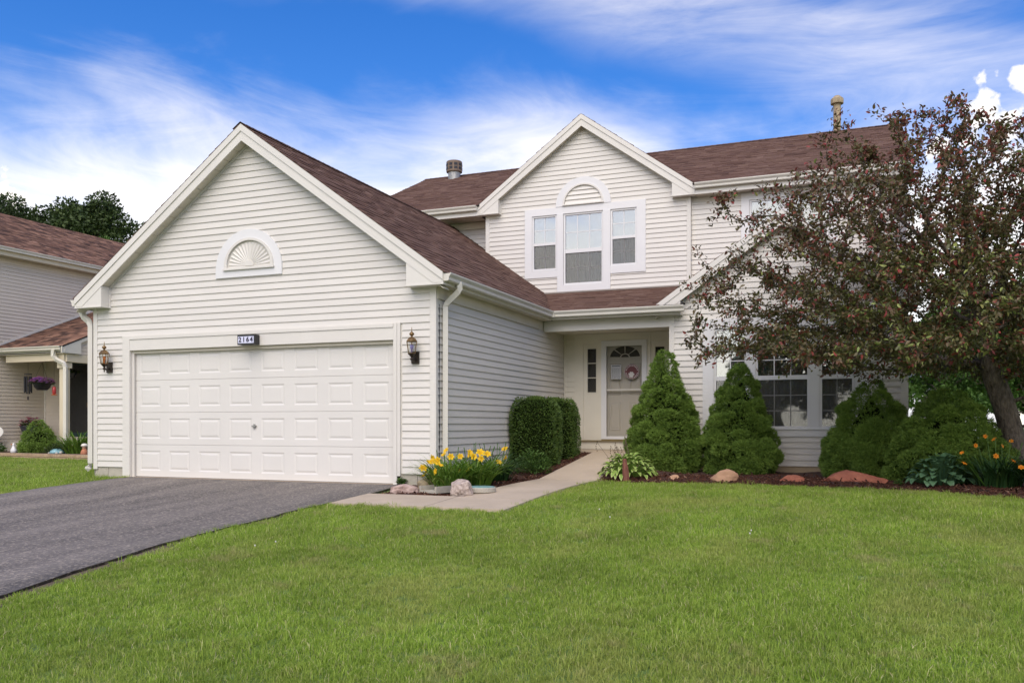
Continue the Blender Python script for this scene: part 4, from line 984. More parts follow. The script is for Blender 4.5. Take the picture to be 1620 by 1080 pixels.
def crabapple():
    g = np.random.default_rng(42)
    t = thing('crabapple_tree', 'purple leaved crabapple tree spreading across the right side of the house', 'tree', (0, 0, 0))
    base = np.array([7.58, 2.75, -.08])
    trunk = [base, (7.55, 2.75, .15), (7.50, 2.75, .45), (7.43, 2.75, .80), (7.34, 2.75, 1.15), (7.24, 2.74, 1.45), (7.16, 2.72, 1.70)]
    # attractors: a broad crown, low and far to the left, ragged on top
    N = 4700; A = []
    def inside(p):
        x, y, z = p
        d = math.hypot((x-7.0)/(4.0 if x < 7 else 3.6), (y-2.3)/3.0)
        if d > 1: return False
        lo = 1.62+.10*math.sin(x*2)-(.12 if x > 6 else 0); hi = 1.9+3.65*math.sqrt(max(0, 1-d**2.1))
        hi = min(hi, 5.30)-.40*max(0, 2.0-y)-.50*max(0, x-6.7)
        if x < 5.4: hi = min(hi, 4.05+(x-3.1)*.62)
        if not lo < z < hi: return False
        if y > 4.05 and x < 6.7 and z < 4.9: return False
        if y > 6.4: return False
        return True
    while len(A) < N:
        p = (g.uniform(2.9, 10.8), g.uniform(-.7, 5.4), g.uniform(1.4, 5.7))
        if not inside(p): continue
        # denser low on the right, thin at the far left and at the top
        w = np.clip(.30+.24*(p[0]-3.0), .16, 1)*(1.0 if p[2] < 4.2 else .65)
        if g.random() < w: A.append(p)
    tops = [(5.18, 2.2, 5.35), (5.35, 2.5, 5.3), (5.75, 2.3, 5.15), (6.55, 2.3, 5.35), (6.8, 2.6, 5.45), (7.2, 2.6, 4.95), (6.2, 2.1, 5.0), (7.6, 2.4, 4.6), (4.5, 2.2, 4.25), (3.9, 2.0, 4.2), (3.1, 2.0, 3.0), (3.05, 2.1, 2.75), (3.2, 2.0, 3.5), (3.3, 1.9, 2.25), (6.9, 2.6, 5.3), (6.6, 2.3, 5.25), (3.35, 2.2, 3.9)]
    A += tops
    forbid = lambda p: (p[1] > 4.15 and p[0] < 6.6 and p[2] < 4.7) or (p[1] > 6.45)
    nodes, par = grow(base, trunk, A, .15, 1.25, .22, 95, forbid, 3)
    ntip = len(nodes)-len(set(par.tolist()))
    rad, ch = radii(nodes, par, .0036, math.log(ntip)/math.log(.138/.0034)); rad[0] = .19; rad[1] = .16; rad[2] = .146
    tr = limb_mesh(nodes, par, rad, lambda i: rad[i] > .045 or i < 7, 10).build('trunk', 'bark', t, smooth=True)
    limb_mesh(nodes, par, rad, lambda i: not (rad[i] > .045 or i < 7), 6).build('branch', 'bark', t, smooth=True)
    # leaves along every thin twig
    P = []; D = []; NN = []; tip = []
    for i in range(7, len(nodes)):
        if rad[i] > .020: continue
        a, b = nodes[par[i]], nodes[i]; d = b-a; x = b[0]
        k = 28 if ch[i] else 36
        dens = np.clip(.62+.14*(x-4.4), .55, 1.25)*(1.15 if b[2] < 3.2 else .85)
        k = g.poisson(k*dens)
        for _ in range(k):
            s = g.random(); p = a+d*(s+(.35*g.random() if not ch[i] else 0))+g.normal(0, .045, 3)
            dd = d/np.linalg.norm(d)*.5+g.normal(0, .6, 3)+np.array([0, 0, -.12 if b[2] < 4.6 else .25]); P.append(p); D.append(dd); NN.append(g.normal(0, .6, 3)+np.array([0, 0, 1.0])); tip.append((not ch[i])+.0)
    P = np.array(P); D = np.array(D); NN = np.array(NN); tip = np.array(tip); n = len(P)
    keep = ~((P[:, 1] > 4.3) & (P[:, 0] < 6.4) & (P[:, 2] < 4.6)); P, D, NN, tip = P[keep], D[keep], NN[keep], tip[keep]; n = len(P)
    L = g.uniform(.044, .086, n)
    Dn = unit(D); Sd = unit(np.cross(Dn, NN)); Nn = np.cross(Sd, Dn); Lc = L[:, None]; Wc = (L*g.uniform(.42, .60, n)*.5)[:, None]
    V = np.empty((n, 6, 3)); V[:, 0] = P; V[:, 1] = P+Dn*Lc*.30+Sd*Wc*.9+Nn*Wc*.35; V[:, 2] = P+Dn*Lc*.66+Sd*Wc*.78+Nn*Wc*.28-Nn*Lc*.03
    V[:, 3] = P+Dn*Lc-Nn*Lc*.12; V[:, 4] = P+Dn*Lc*.66-Sd*Wc*.78+Nn*Wc*.28-Nn*Lc*.03; V[:, 5] = P+Dn*Lc*.30-Sd*Wc*.9+Nn*Wc*.35
    V = V.reshape(-1, 3); b_ = (np.arange(n)*6)[:, None]; F = np.concatenate([b_+np.array([[0, 1, 2, 3]]), b_+np.array([[0, 3, 4, 5]])], 1).reshape(-1, 4)
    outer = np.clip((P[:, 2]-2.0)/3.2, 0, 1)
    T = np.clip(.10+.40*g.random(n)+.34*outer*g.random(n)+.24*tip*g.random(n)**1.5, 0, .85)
    gl = (g.random(n) < np.where((P[:, 2] < 3.0) & (P[:, 0] > 5.2), .15, .02)); T = np.where(gl, g.uniform(.92, 1, n), T)
    rd = g.random(n) < .07; T = np.where(rd, g.uniform(.78, .88, n), T)
    stuff(link('foliage', np_mesh('foliage', V, F, np.repeat(T, 2)), 'crab', t))
    return n, len(nodes)
print('crab', crabapple())

def far_tree(name, label, loc, H, Rc, z0, seed, m, n_blob=26, n_leaf=14000, ls=.22, group=None, flat=.75, trunk_r=.3, gaps=1.0):
    g = np.random.default_rng(seed); t = thing(name, label, 'tree', loc, 0, group)
    a = g.random(n_blob)*6.2832; h = g.random(n_blob); rr = Rc*np.sqrt(g.random(n_blob))*np.sin(np.clip(h*.9+.12, 0, 1)*math.pi)**.5
    Cc = np.stack([rr*np.cos(a), rr*np.sin(a), z0+(H-z0)*(.06+.86*h)], 1); rb = Rc*g.uniform(.20, .36, n_blob)*gaps
    w = rb**2; idx = g.choice(n_blob, n_leaf, p=w/w.sum()); d = unit(g.normal(size=(n_leaf, 3)))
    P = Cc[idx]+d*(rb[idx]*g.random(n_leaf)**.28)[:, None]*np.array([1, 1, flat])
    V, F = leaf_arrays(P, unit(d+g.normal(0, .8, (n_leaf, 3))), unit(d+g.normal(0, .5, (n_leaf, 3))+np.array([0, 0, .6])), g.uniform(.7, 1.4, n_leaf)*ls, g.uniform(.5, .9, n_leaf)*ls, .15)
    T = np.clip(.45+g.normal(0, .13, n_blob)[idx]+g.normal(0, .16, n_leaf), 0, 1)
    stuff(link('crown', np_mesh('crown', V, F, np.repeat(T, 2)), m, t))
    q = MB(); q.tube([(0,0,-.2), (.1,0,z0*.6), (0,.1,z0+.3*(H-z0)), (.2,0,z0+.7*(H-z0))], [trunk_r*1.2, trunk_r, trunk_r*.7, trunk_r*.2], 8)
    for i in range(min(14, n_blob)):
        b = Vector((0, 0, z0+(Cc[i][2]-z0)*.45)); e = Vector(Cc[i]); q.tube([b, b.lerp(e, .5)+Vector((0, 0, .2)), e], [trunk_r*.4, trunk_r*.25, trunk_r*.08], 5)
    q.build('trunk', 'bark', t, smooth=True); return t
GL = 'tall trees behind the neighbouring house'
far_tree('shade_tree', 'tall dark tree with lumpy crown behind the neighbour roof, right part', (-52.5, 42, 0), 19.8, 4.6, 11, 1, 'tree1', 34, 20000, .26, GL, gaps=1.0)
far_tree('shade_tree', 'dark tree behind the middle of the neighbour roof', (-58.5, 43, 0), 19.2, 4.6, 11.5, 2, 'tree1', 32, 18000, .26, GL, gaps=.95)
far_tree('shade_tree', 'dark tree with airy crown above the left part of the neighbour roof', (-64.5, 44, 0), 21.3, 5.4, 13, 3, 'tree1', 30, 16000, .26, GL, gaps=.9)
far_tree('leafy_tree', 'small lighter green tree poking out over the neighbour roof ridge beside the garage gable', (-45.2, 36, 0), 14.3, 3.0, 9, 4, 'tree2', 24, 9000, .22, GL)
far_tree('leafy_tree', 'bright green tree low behind the neighbour roof ridge', (-50.5, 36, 0), 14.4, 3.2, 9, 5, 'tree2', 20, 7000, .22, GL)
GR = 'trees in the gardens behind the crabapple'
far_tree('leafy_tree', 'bright green tree just past the right house corner', (8.9, 28, 0), 5.6, 2.0, 1.2, 6, 'tree2', 28, 12000, .15, GR, trunk_r=.12)
far_tree('shade_tree', 'dark green tree hanging over the distant white wall', (10.6, 36, 0), 6.5, 2.6, 1.95, 7, 'tree1', 30, 13000, .18, GR, trunk_r=.15)
far_tree('leafy_tree', 'green tree right of the crabapple trunk', (13.0, 33, 0), 7.5, 2.6, 0.9, 8, 'tree2', 26, 12000, .18, GR, trunk_r=.15)
far_tree('shade_tree', 'large dark tree far behind the crabapple crown', (19, 62, 0), 13, 6.5, 3, 9, 'tree1', 30, 12000, .3, GR)

far_tree('shade_tree', 'distant dark tree rising over the far white house, left one', (9, 64, 0), 9, 4.5, 1.0, 31, 'tree1', 26, 9000, .3, GR)
far_tree('shade_tree', 'distant dark tree beside the far white house, right one', (17.5, 58, 0), 9, 4.0, .8, 32, 'tree1', 26, 9000, .3, GR)
GX = 'trees across the street seen in the window reflections'
for i, (x, y, h, r_) in enumerate(((-22, -48, 10, 4.5), (-11, -52, 12, 5), (0, -50, 9, 4.2), (9, -54, 12.5, 5.2), (20, -50, 10, 4.6), (31, -53, 11.5, 5))):
    far_tree('shade_tree', 'broad green tree across the street, %s in the row facing the house' % ('farthest left', 'second from the left', 'third from the left', 'third from the right', 'second from the right', 'farthest right')[i], (x, y, -.8), h, r_, 1.5, 50+i, 'tree1', 24, 5000, .45, GX)

# ------------------------------------------------------------------ flowers and low plants
def ribbons(n, seed, r0, length, width, lean, segs=5, droop=1.0, pos=None):
    """arching strap leaves as a quad strip each"""
    g = np.random.default_rng(seed); V = []; F = []; T = []; o = 0
    for i in range(n):
        a = g.random()*6.2832; b = g.random()**.5*r0; x, y = (b*math.cos(a), b*math.sin(a)) if pos is None else pos(g)
        dirn = a+g.normal(0, .5); L = length*g.uniform(.65, 1.1); w = width*g.uniform(.7, 1.15); el = g.uniform(lean[0], lean[1]); c, s = math.cos(dirn), math.sin(dirn)
        p = np.array([x, y, 0.]); tt = np.clip(g.normal(.45, .22), 0, 1)
        for k in range(segs+1):
            f = k/segs; ww = w*(1-f**2.2)*.5+.001
            V += [(p[0]-s*ww, p[1]+c*ww, p[2]+ww*.5), (p[0]+s*ww, p[1]-c*ww, p[2]+ww*.5)]
            e = el-droop*f*g.uniform(1.1, 1.5)*1.5; st = L/segs; p = p+st*np.array([math.cos(e)*c, math.cos(e)*s, math.sin(e)])
            if p[2] < .015: p[2] = .015
        for k in range(segs): F.append((o+2*k, o+2*k+1, o+2*k+3, o+2*k+2)); T.append(tt)
        o += 2*(segs+1)
    return np_mesh('leaves', V, F, T)
def flower_mesh(r=.055, petals=6):
    V = []; F = []; T = []
    for k in range(petals):
        a = 2*math.pi*k/petals; c, s = math.cos(a), math.sin(a); w = r*.36; o = len(V)
        for (d, h, ww) in ((.08, -.3, .25), (.5, .12, 1.0), (.85, .25, .75), (1.05, .12, .12)):
            V += [(r*d*c-s*w*ww, r*d*s+c*w*ww, r*h), (r*d*c+s*w*ww, r*d*s-c*w*ww, r*h)]
        for j in range(3): F.append((o+2*j, o+2*j+1, o+2*j+3, o+2*j+2)); T.append(.2+.3*j if k % 2 else .1+.3*j)
    return np_mesh('flower', V, F, T)
FM = {'yellow': flower_mesh(.062), 'orange': flower_mesh(.060)}
def daylily(loc, seed, n, r0, L, m, fm, spots, label, group, stems=4):
    t = thing('daylily', label, 'plant', loc, 0, group)
    stuff(link('leaves', ribbons(n, seed, r0, L, .022, (1.0, 1.5), droop=.80), m, t))
    r_ = random.Random(seed); st = MB()
    for (x, y, z) in spots:
        f = link('flower', FM[fm], fm, t, (x*1.1, y*1.25, z+(-.02 if fm == 'yellow' else -.04))); f.rotation_euler = (R(r_.uniform(25, 80)), R(r_.uniform(-35, 35)), R(r_.uniform(-60, 80))); f.scale = [r_.uniform(.8, 1.15)*(.56 if fm == 'orange' else .88)]*3
        st.tube([(x*.4, y*.4, .02), (x*.8, y*.8, z*.6), (x, y+.01, z-.015)], .004, 4)
    for _ in range(stems):
        x, y, h = r_.uniform(-r0, r0)*1.3, r_.uniform(-r0, r0)*1.3, r_.uniform(.35, .62); st.tube([(x*.4, y*.4, .02), (x*.8, y*.8, h*.7), (x, y, h)], [.004, .0035, .006], 4)
    if st.v: st.build('stem', 'lily', t)
    return t
GY = 'yellow daylilies beside the garage corner'
daylily((.40, -.42, -.02), 1, 300, .22, .66, 'lily', 'yellow', [(-.18,-.14,.40),(-.22,-.20,.33),(-.10,-.20,.42),(-.02,-.22,.43),(-.24,-.10,.27),(.06,-.30,.38),(-.18,-.26,.24),(.0,-.05,.56),(-.06,0,.50),(.09,-.1,.48),(.02,-.33,.30),(-.20,-.02,.45)], 'yellow daylily clump nearest the garage corner', GY, 5)
daylily((.52, .12, 0), 2, 300, .24, .66, 'lily', 'yellow', [(.05,-.20,.47),(.12,-.22,.45),(-.05,-.24,.45),(.15,-.10,.50),(.19,-.16,.42),(.10,-.30,.28),(.22,-.05,.48),(-.02,-.31,.26),(.02,-.12,.50)], 'middle yellow daylily clump with the fullest blooms', GY, 7)
daylily((.50, .95, 0), 3, 220, .24, .66, 'lilydark', 'yellow', [(.12,.05,.52),(.20,-.10,.40),(.16,-.22,.34)], 'darker daylily clump with only a few blooms, before the clipped bush', GY, 8)
GO = 'orange daylilies at the foot of the crabapple'
daylily((7.14, 1.62, .05), 4, 190, .24, .70, 'lilydark', 'orange', [(-.42,-.25,.50),(-.40,-.28,.37),(-.12,.2,.70),(-.02,.25,.66),(.05,.18,.58),(.10,-.20,.40),(-.06,-.12,.46),(.16,.28,.64),(-.22,.22,.58)], 'orange daylily clump, left one in front of the crabapple trunk', GO, 5)
daylily((7.62, 1.42, .05), 5, 190, .26, .72, 'lilydark', 'orange', [(-.22,-.18,.56),(-.12,.05,.58),(.05,-.10,.50),(-.30,-.25,.34),(.22,-.1,.6)], 'orange daylily clump at the right edge under the crabapple', GO, 5)

def leaf_obj_mesh(L, Wd, seed, varieg=False):
    """cupped pointed oval leaf: rows across, margin faces carry tint 1"""
    rows = 7; cols = [-1, -.72, 0, .72, 1]; V = []; F = []; T = []
    for i in range(rows+1):
        f = i/rows; w = Wd*.5*math.sin(math.pi*min(1, f*.92+.06))**.8*(1 if f < .95 else .4)
        for c in cols: V.append((f*L, c*w, .30*L*math.sin(f*2.0)-.42*L*f*f+.22*abs(c)*w+.02*L*math.sin(f*9+c*2)))
    for i in range(rows):
        for j in range(4):
            a = i*5+j; F.append((a, a+1, a+6, a+5)); edge = j in (0, 3) or i >= rows-1; T.append(1.0 if (varieg and edge) else (.25 if j in (1, 2) and varieg else .3+.4*((i+j+seed) % 3)/2))
    return np_mesh('leaf', V, F, T, smooth=True)
def hosta(loc, rad, H, n, m, meshes, label, seed, group=None, name='hosta'):
    t = thing(name, label, 'plant', loc, 0, group); r_ = random.Random(seed); stem = MB()
    for i in range(n):
        f = (i+.5)/n; a = i*2.39996+r_.uniform(-.3, .3); rr = rad*math.sqrt(f)*.80; h = H*(1-.78*f)*r_.uniform(.85, 1.1)
        o = link('leaf', meshes[i % len(meshes)], m, t, (rr*math.cos(a), rr*math.sin(a), max(.03, h))); k = r_.uniform(.75, 1.15)
        o.rotation_euler = (r_.uniform(-.25, .25), R(-38+62*f)+r_.uniform(-.2, .2), a+r_.uniform(-.4, .4)); o.scale = (k, k, k)
        stem.tube([(rr*.2*math.cos(a), rr*.2*math.sin(a), 0), (rr*math.cos(a), rr*math.sin(a), max(.03, h))], .004, 4)
    stuff(stem.build('stem', m, t)); return t
HM = [leaf_obj_mesh(.14, .066, 0, True), leaf_obj_mesh(.125, .055, 1, True), leaf_obj_mesh(.155, .066, 2, True)]
BM_ = [leaf_obj_mesh(.135, .105, 0), leaf_obj_mesh(.12, .095, 1)]
h1 = hosta((2.22, 2.10, .05), .47, .30, 190, 'hosta', HM, 'low hosta with pale edged leaves between the walkway and the tallest spruce', 3)
q = MB(); r_ = random.Random(9)
for i in range(9):
    x, y = r_.uniform(-.35, .15), r_.uniform(-.1, .25); h = r_.uniform(.42, .68); q.tube([(x*.5, y*.5, .1), (x*.9, y, h*.6), (x*1.25-.05, y, h)], [.004, .003, .002], 4)
    for k in range(5): q.lathe([(.002,-.012),(.008,0),(.002,.014)], (x*1.25-.05+r_.uniform(-.012, .012), y+r_.uniform(-.012, .012), h-k*.035), 5)
stuff(q.build('seed_stalks', mat('dry_stalk', (.10, .075, .045), .8, .2, 20), h1))
hosta((6.48, 1.88, .04), .44, .36, 120, 'bluehosta', BM_, 'blue green broad leaved hosta in front of the broad low spruce', 5)
def weed(loc, rad, H, n, label, seed, m='weed', name='leafy_plant', group=None, L=.05):
    g = np.random.default_rng(seed); t = thing(name, label, 'plant', loc, 0, group)
    a = g.random(n)*6.2832; r = rad*np.sqrt(g.random(n)); z = H*(1-(r/rad)**2*.6)*g.random(n)**.6
    P = np.stack([r*np.cos(a), r*np.sin(a), z], 1); D = unit(np.stack([np.cos(a), np.sin(a), np.full(n, .5)], 1)+g.normal(0, .5, (n, 3)))
    V, F = leaf_arrays(P, D, unit(g.normal(0, .4, (n, 3))+np.array([0, 0, 1])), g.uniform(.7, 1.3, n)*L, g.uniform(.4, .6, n)*L)
    stuff(link('leaves', np_mesh('leaves', V, F, np.repeat(np.clip(g.normal(.5, .25, n), 0, 1), 2)), m, t)); 
    q = MB()
    for i in range(0, min(n, 60)): q.tube([(0, 0, 0), tuple(P[i]*.5+np.array([0, 0, .02])), tuple(P[i])], .0025, 3)
    stuff(q.build('stem', m, t)); return t
weed((.66, 2.10, .06), .30, .42, 900, 'loose leafy green plant at the foot of the front clipped bush', 1)
weed((5.98, 1.72, .05), .06, .10, 60, 'tiny green weed in the bark between large red rock and hosta', 2, L=.03)
weed((-.50, -.06, 0), .05, .12, 60, 'small weed growing at the right foot of the garage door', 4, L=.05)

# ------------------------------------------------------------------ rocks, splash block, stake
def rock(name, label, loc, size, seed, m, rz=0, cat='rock', group=None, cuts=9, sub=4):
    import bmesh
    bm = bmesh.new(); bmesh.ops.create_icosphere(bm, subdivisions=sub, radius=1); r_ = random.Random(seed)
    planes = [(Vector((r_.gauss(0,1), r_.gauss(0,1), r_.gauss(0,.8))).normalized(), r_.uniform(.62, .95)) for _ in range(cuts)]
    from mathutils import noise
    for v in bm.verts:
        p = v.co.copy()
        for n, d in planes:
            k = p.dot(n)
            if k > d: p -= n*(k-d)*.92
        p *= 1+.13*noise.noise(p*1.7+Vector((seed*3.1, 0, 0)))+.07*noise.noise(p*4.3+Vector((0, seed, 0)))+.03*noise.noise(p*11+Vector((0, 0, seed)))
        v.co = Vector((p.x*size[0], p.y*size[1], p.z*size[2]))
    me = bpy.data.meshes.new(name); bm.to_mesh(me); bm.free(); me.polygons.foreach_set('use_smooth', [cuts < 6]*len(me.polygons))
    o = link(name, me, m, None, loc); o.rotation_euler = (0, 0, rz); return tag(o, label, cat, group)
def stone_mat(n, a, b, sc=9, bump=.5): return mat(n, a, .85, .1, sc, bump, 40, col2=b, detail=8)
MT['pinkrock'] = stone_mat('pink_granite', (.24, .155, .13), (.50, .38, .33), 14)
MT['tanrock'] = stone_mat('tan_boulder', (.36, .27, .15), (.52, .42, .26), 6, .25)
MT['granite'] = stone_mat('speckled_granite', (.20, .15, .125), (.55, .46, .40), 24)
MT['redrock'] = stone_mat('red_sandstone', (.24, .075, .045), (.36, .13, .075), 8)
MT['buffrock'] = stone_mat('buff_rock', (.35, .20, .125), (.46, .28, .17), 7)
GK = 'stones by the garage corner'; GS = 'stones along the front bed'
rock('stone', 'pinkish rough stone at the driveway end of the walkway', (.02, -.93, .01), (.20, .12, .085), 1, 'pinkrock', .3, group=GK)
rock('stone', 'smooth tan oval boulder against the foundation', (.13, -.42, .05), (.19, .14, .10), 2, 'tanrock', .1, group=GK, cuts=3)
rock('stone', 'pale speckled granite stone with pointed top before the lilies', (.86, -.98, .05), (.165, .13, .155), 5, 'granite', .5, group=GK)
rock('stone', 'small flat pinkish stone half sunk in the bark beside the wooden stake', (2.96, 1.92, .06), (.10, .09, .065), 7, 'buffrock', .2, group=GS, cuts=12)
rock('stone', 'rounded buff stone in front of the pointed spruce', (3.68, 1.98, .09), (.19, .16, .13), 9, 'buffrock', 0, group=GS, cuts=4)
rock('stone', 'low red stone in front of the gap between the spruces', (4.62, 2.08, .06), (.21, .15, .085), 11, 'redrock', .2, group=GS, cuts=7)
rock('stone', 'largest flat red sandstone in front of the dark rounded spruce', (5.42, 2.10, .06), (.44, .26, .17), 14, 'redrock', -.05, group=GS, cuts=12)
sb = thing('splash_block', 'grey concrete splash block beside the smooth tan boulder', 'splash block', (.47, -.62, -.01), -.35)
q = MB(); q.box(-.13, .13, -.33, .30, 0, .03); q.build('base', 'found', sb)
for x0, x1 in ((-.16, -.13), (.13, .16)): q = MB(); q.box(x0, x1, -.33, .30, 0, .085); q.build('side_wall', 'found', sb)
q = MB(); q.box(-.13, .13, .30, .335, 0, .085); q.build('end_wall', 'found', sb)
ss = thing('stepping_stone', 'round grey stepping stone with teal top behind the speckled granite stone', 'stepping stone', (.98, -.66, .0))
q = MB(); q.lathe([(.185,0),(.195,.01),(.195,.055),(.185,.065)], (0,0,0), 28); q.build('slab', 'found', ss)
q = MB(); q.lathe([(.178,.0655),(.176,.071),(.02,.073)], (0,0,0), 28); q.build('painted_top', mat('teal_glaze', (.10, .28, .27), .5, .3, 14, col2=(.28, .40, .38)), ss)
stk = MB(); stk.tube([(2.30, 1.66, -.05), (2.295, 1.665, .15), (2.28, 1.67, .30), (2.275, 1.67, .36)], [.058, .050, .036, .028], 7); stk = stk.build('wooden_stake', mat('red_cedar', (.17, .065, .045), .9, .35, 16, .7, 60, stretch=(3, 3, .5)))
tag(stk, 'short weathered reddish wooden stake in front of the pale edged hosta', 'stake')

# ------------------------------------------------------------------ wall lanterns and house number
def lantern(X, label, bulb):
    t = thing('wall_lantern', label, 'lantern', (X, -.02, 1.80), 0, 'brass wall lanterns beside the garage door')
    P = MB(); P.box(-.058, .058, -.022, 0, -.085, .085); P.build('backplate', 'bronze', t)
    P = MB(); P.tube([(0, -.02, -.01), (0, -.06, -.045), (0, -.105, -.03), (0, -.118, .03)], [.016, .014, .013, .018], 8); P.lathe([(.004,-.10),(.012,-.085),(.006,-.07),(.028,-.045),(.012,-.02),(.03,.0),(.05,.022),(.055,.03)], (0,-.118,.02), 12); P.build('arm', 'bronze', t)
    c = (0, -.118, .05); n = 6; B = [(.052*math.cos(2*math.pi*k/n), .052*math.sin(2*math.pi*k/n)) for k in range(n)]; T = [(.078*math.cos(2*math.pi*k/n), .078*math.sin(2*math.pi*k/n)) for k in range(n)]
    for k in range(n):
        j = (k+1) % n; g = MB(); a0, a1 = Vector((c[0]+B[k][0], c[1]+B[k][1], c[2]+.008)), Vector((c[0]+B[j][0], c[1]+B[j][1], c[2]+.008)); b0, b1 = Vector((c[0]+T[k][0], c[1]+T[k][1], c[2]+.165)), Vector((c[0]+T[j][0], c[1]+T[j][1], c[2]+.165))
        g.prism([a0, a1, b1, b0], ((a0+a1)/2-Vector(c)).normalized()*-.003); g.build('pane', 'glass_dim', t)
        g = MB(); g.tube([a0, b0], .0055, 5); g.build('post', 'brass', t)
    P = MB(); P.lathe([(.056,0),(.06,.006),(.05,.012)], c, 6); P.build('base_ring', 'brass', t)
    P = MB(); P.lathe([(.083,.163),(.086,.172),(.062,.205),(.032,.228),(.016,.236),(.014,.246)], c, 6); P.build('roof_cap', 'brass', t)
    P = MB(); P.lathe([(.012,.245),(.032,.262),(.036,.275),(.028,.290),(.010,.305),(.006,.315),(.004,.36),(.001,.372)], c, 12); P.build('finial', 'brass', t, smooth=True)
    P = MB(); P.lathe([(.012,.01),(.012,.05),(.018,.07),(.026,.095),(.022,.12),(.004,.135)], c, 12); P.build('bulb', bulb, t, smooth=True)
MT['bulb1'] = mat('amber_bulb', (.72, .22, .06), .3, .05, 9); MT['bulb2'] = mat('bluish_bulb', (.30, .30, .75), .2, .05, 9)
lantern(-5.985, 'brass wall lantern left of the garage door, by the neighbour side', 'bulb1')
lantern(-.300, 'brass wall lantern right of the garage door, beside the downspout corner', 'bulb2')
def text_mesh(s, size, ext):
    cu = bpy.data.curves.new('digits', 'FONT'); cu.body = s; cu.size = size; cu.extrude = ext; cu.align_x = 'CENTER'; cu.align_y = 'CENTER'; cu.offset = size*.02
    o = bpy.data.objects.new('digits', cu); COL.objects.link(o); dg = bpy.context.evaluated_depsgraph_get(); me = bpy.data.meshes.new_from_object(o.evaluated_get(dg)); bpy.data.objects.remove(o); return me
hn = thing('house_number_sign', 'black box sign reading 2164 above the garage door', 'number sign', (-3.130, -.04, 2.150))
q = MB(); q.box(-.165, .165, -.10, 0, -.075, .075); q.build('housing', 'black', hn)
q = MB(); q.box(-.150, .140, -.104, -.1005, -.055, .048); q.build('face', 'plaque', hn)
for i, ch in enumerate('2164'):
    d = link('digit', text_mesh(ch, .105, .002), 'ink_blue', hn, (-.112+i*.071, -.107, -.003)) if 'ink_blue' in MT else None
    if d is None:
        MT['ink_blue'] = mat('digit_ink', (.008, .008, .03), .5, .1, 9); d = link('digit', text_mesh(ch, .105, .002), 'ink_blue', hn, (-.112+i*.071, -.107, -.003))
    d.rotation_euler = (R(90), 0, 0)
# ------------------------------------------------------------------ neighbouring house on the left
nb = thing('neighbour_house', 'tan sided neighbouring house with reddish roof and small front porch', 'house', (0, 0, 0))
NW = Fr((-17.05,0,0), (0,1,0), (1,0,0)); ND = Fr((0,7.96,0), (1,0,0), (0,-1,0)); NP_ = Fr((0,6.50,0), (1,0,0), (0,-1,0)); NE = Fr((-14.52,0,0), (0,1,0), (1,0,0))
def nbox(fr, name, m, boxes, parent=None):
    mb = MB()
    for b in boxes: fr.box(mb, *b)
    return mb.build(name, m, parent or nb)
w = MB(); NW.rect_minus(w, 3.5, 16, -.3, 5.66, [], 0, .1); w = w.build('wall', 'nvinyl', nb)
siding(NW, w, .16, 5.50, lambda z: 3.5, lambda z: 15.8, m='nvinyl')
nbox(NW, 'foundation', 'found', [(3.6, 7.9, -.05, -.002, -.3, .15)])
w = MB(); ND.rect_minus(w, -17.05, -13.2, -.3, 3.6, [(-16.30, -15.22, .50, 2.70)], 0, .12); w = w.build('wall', 'nvinyl', nb)
siding(ND, w, .42, 2.70, lambda z: -17.02, lambda z: -16.42, m='nvinyl')
nbox(ND, 'corner_trim', 'ntrim', [(-17.045, -16.99, 0, .035, .35, 2.75)])
w = MB(); NE.rect_minus(w, 6.9, 12, 2.70, 3.2, [], 0, .1); NE.poly(w, [(6.65, 2.78), (12, 2.78), (12, 5.0)], -.05, 0); w = w.build('wall', 'nvinyl', nb)
siding(NE, w, 2.80, 4.6, lambda z: 6.65+max(0, z-2.86)/.42, lambda z: 12, m='nvinyl')
# door
de = nbox(ND, 'door_frame', 'ncream', [(-16.40, -16.305, -.02, .03, .45, 2.72), (-15.215, -15.0, -.02, .03, .45, 2.72), (-16.305, -15.215, -.02, .028, 2.70, 2.95)])
nd = nbox(ND, 'screen_door', 'ngreen', [(-16.30, -16.20, -.03, .012, .50, 2.695), (-15.32, -15.22, -.03, .012, .50, 2.695), (-16.20, -15.32, -.03, .012, 2.60, 2.695), (-16.20, -15.32, -.03, .012, .50, .62)])
nbox(ND, 'screen_panel', mat('dark_door_screen', (.016, .016, .014), .6, .2, 12), [(-16.20, -15.32, -.016, -.008, .62, 2.60)], nd)
nbox(ND, 'door_handle', 'brass', [(-15.30, -15.24, .012, .06, 1.35, 1.50)], nd)
d = link('door_number', text_mesh('2174', .20, .004), 'black', nb, (-15.76, 7.925, 2.83)); d.rotation_euler = (R(90), 0, 0)
# porch: slab, post, beams, roof
q = MB(); q.box(-17.0, -14.0, 6.55, 7.94, -.2, .38); q.build('porch_slab', 'found', nb)
nbox(ND, 'door_sill', 'found', [(-16.4, -14.0, .002, .35, .385, .48)])
nbox(NP_, 'post', 'ncream', [(-14.75, -14.57, -.18, 0, .38, 2.52)]); nbox(NP_, 'post_cap', 'ncream', [(-14.79, -14.53, -.22, .04, 2.40, 2.55)])
nbox(NP_, 'porch_beam', 'ncream', [(-16.78, -14.55, -.16, .02, 2.60, 2.83)]); nbox(NE, 'porch_beam', 'ncream', [(6.52, 10.5, -.14, .03, 2.57, 2.79)])
nbox(NP_, 'fascia', 'ntrim', [(-17.04, -14.42, .085, .105, 2.84, 2.97)])
gutter(nb, (-17.04, 6.395, 2.99), (1,0,0), (0,-1,0), 2.52, 'ntrim')
q = MB(); q.box(-17.0, -14.5, 6.4, 7.95, 2.80, 2.81); q.build('porch_ceiling', 'soffit', nb)
sp = .42; npn = math.hypot(1, sp)
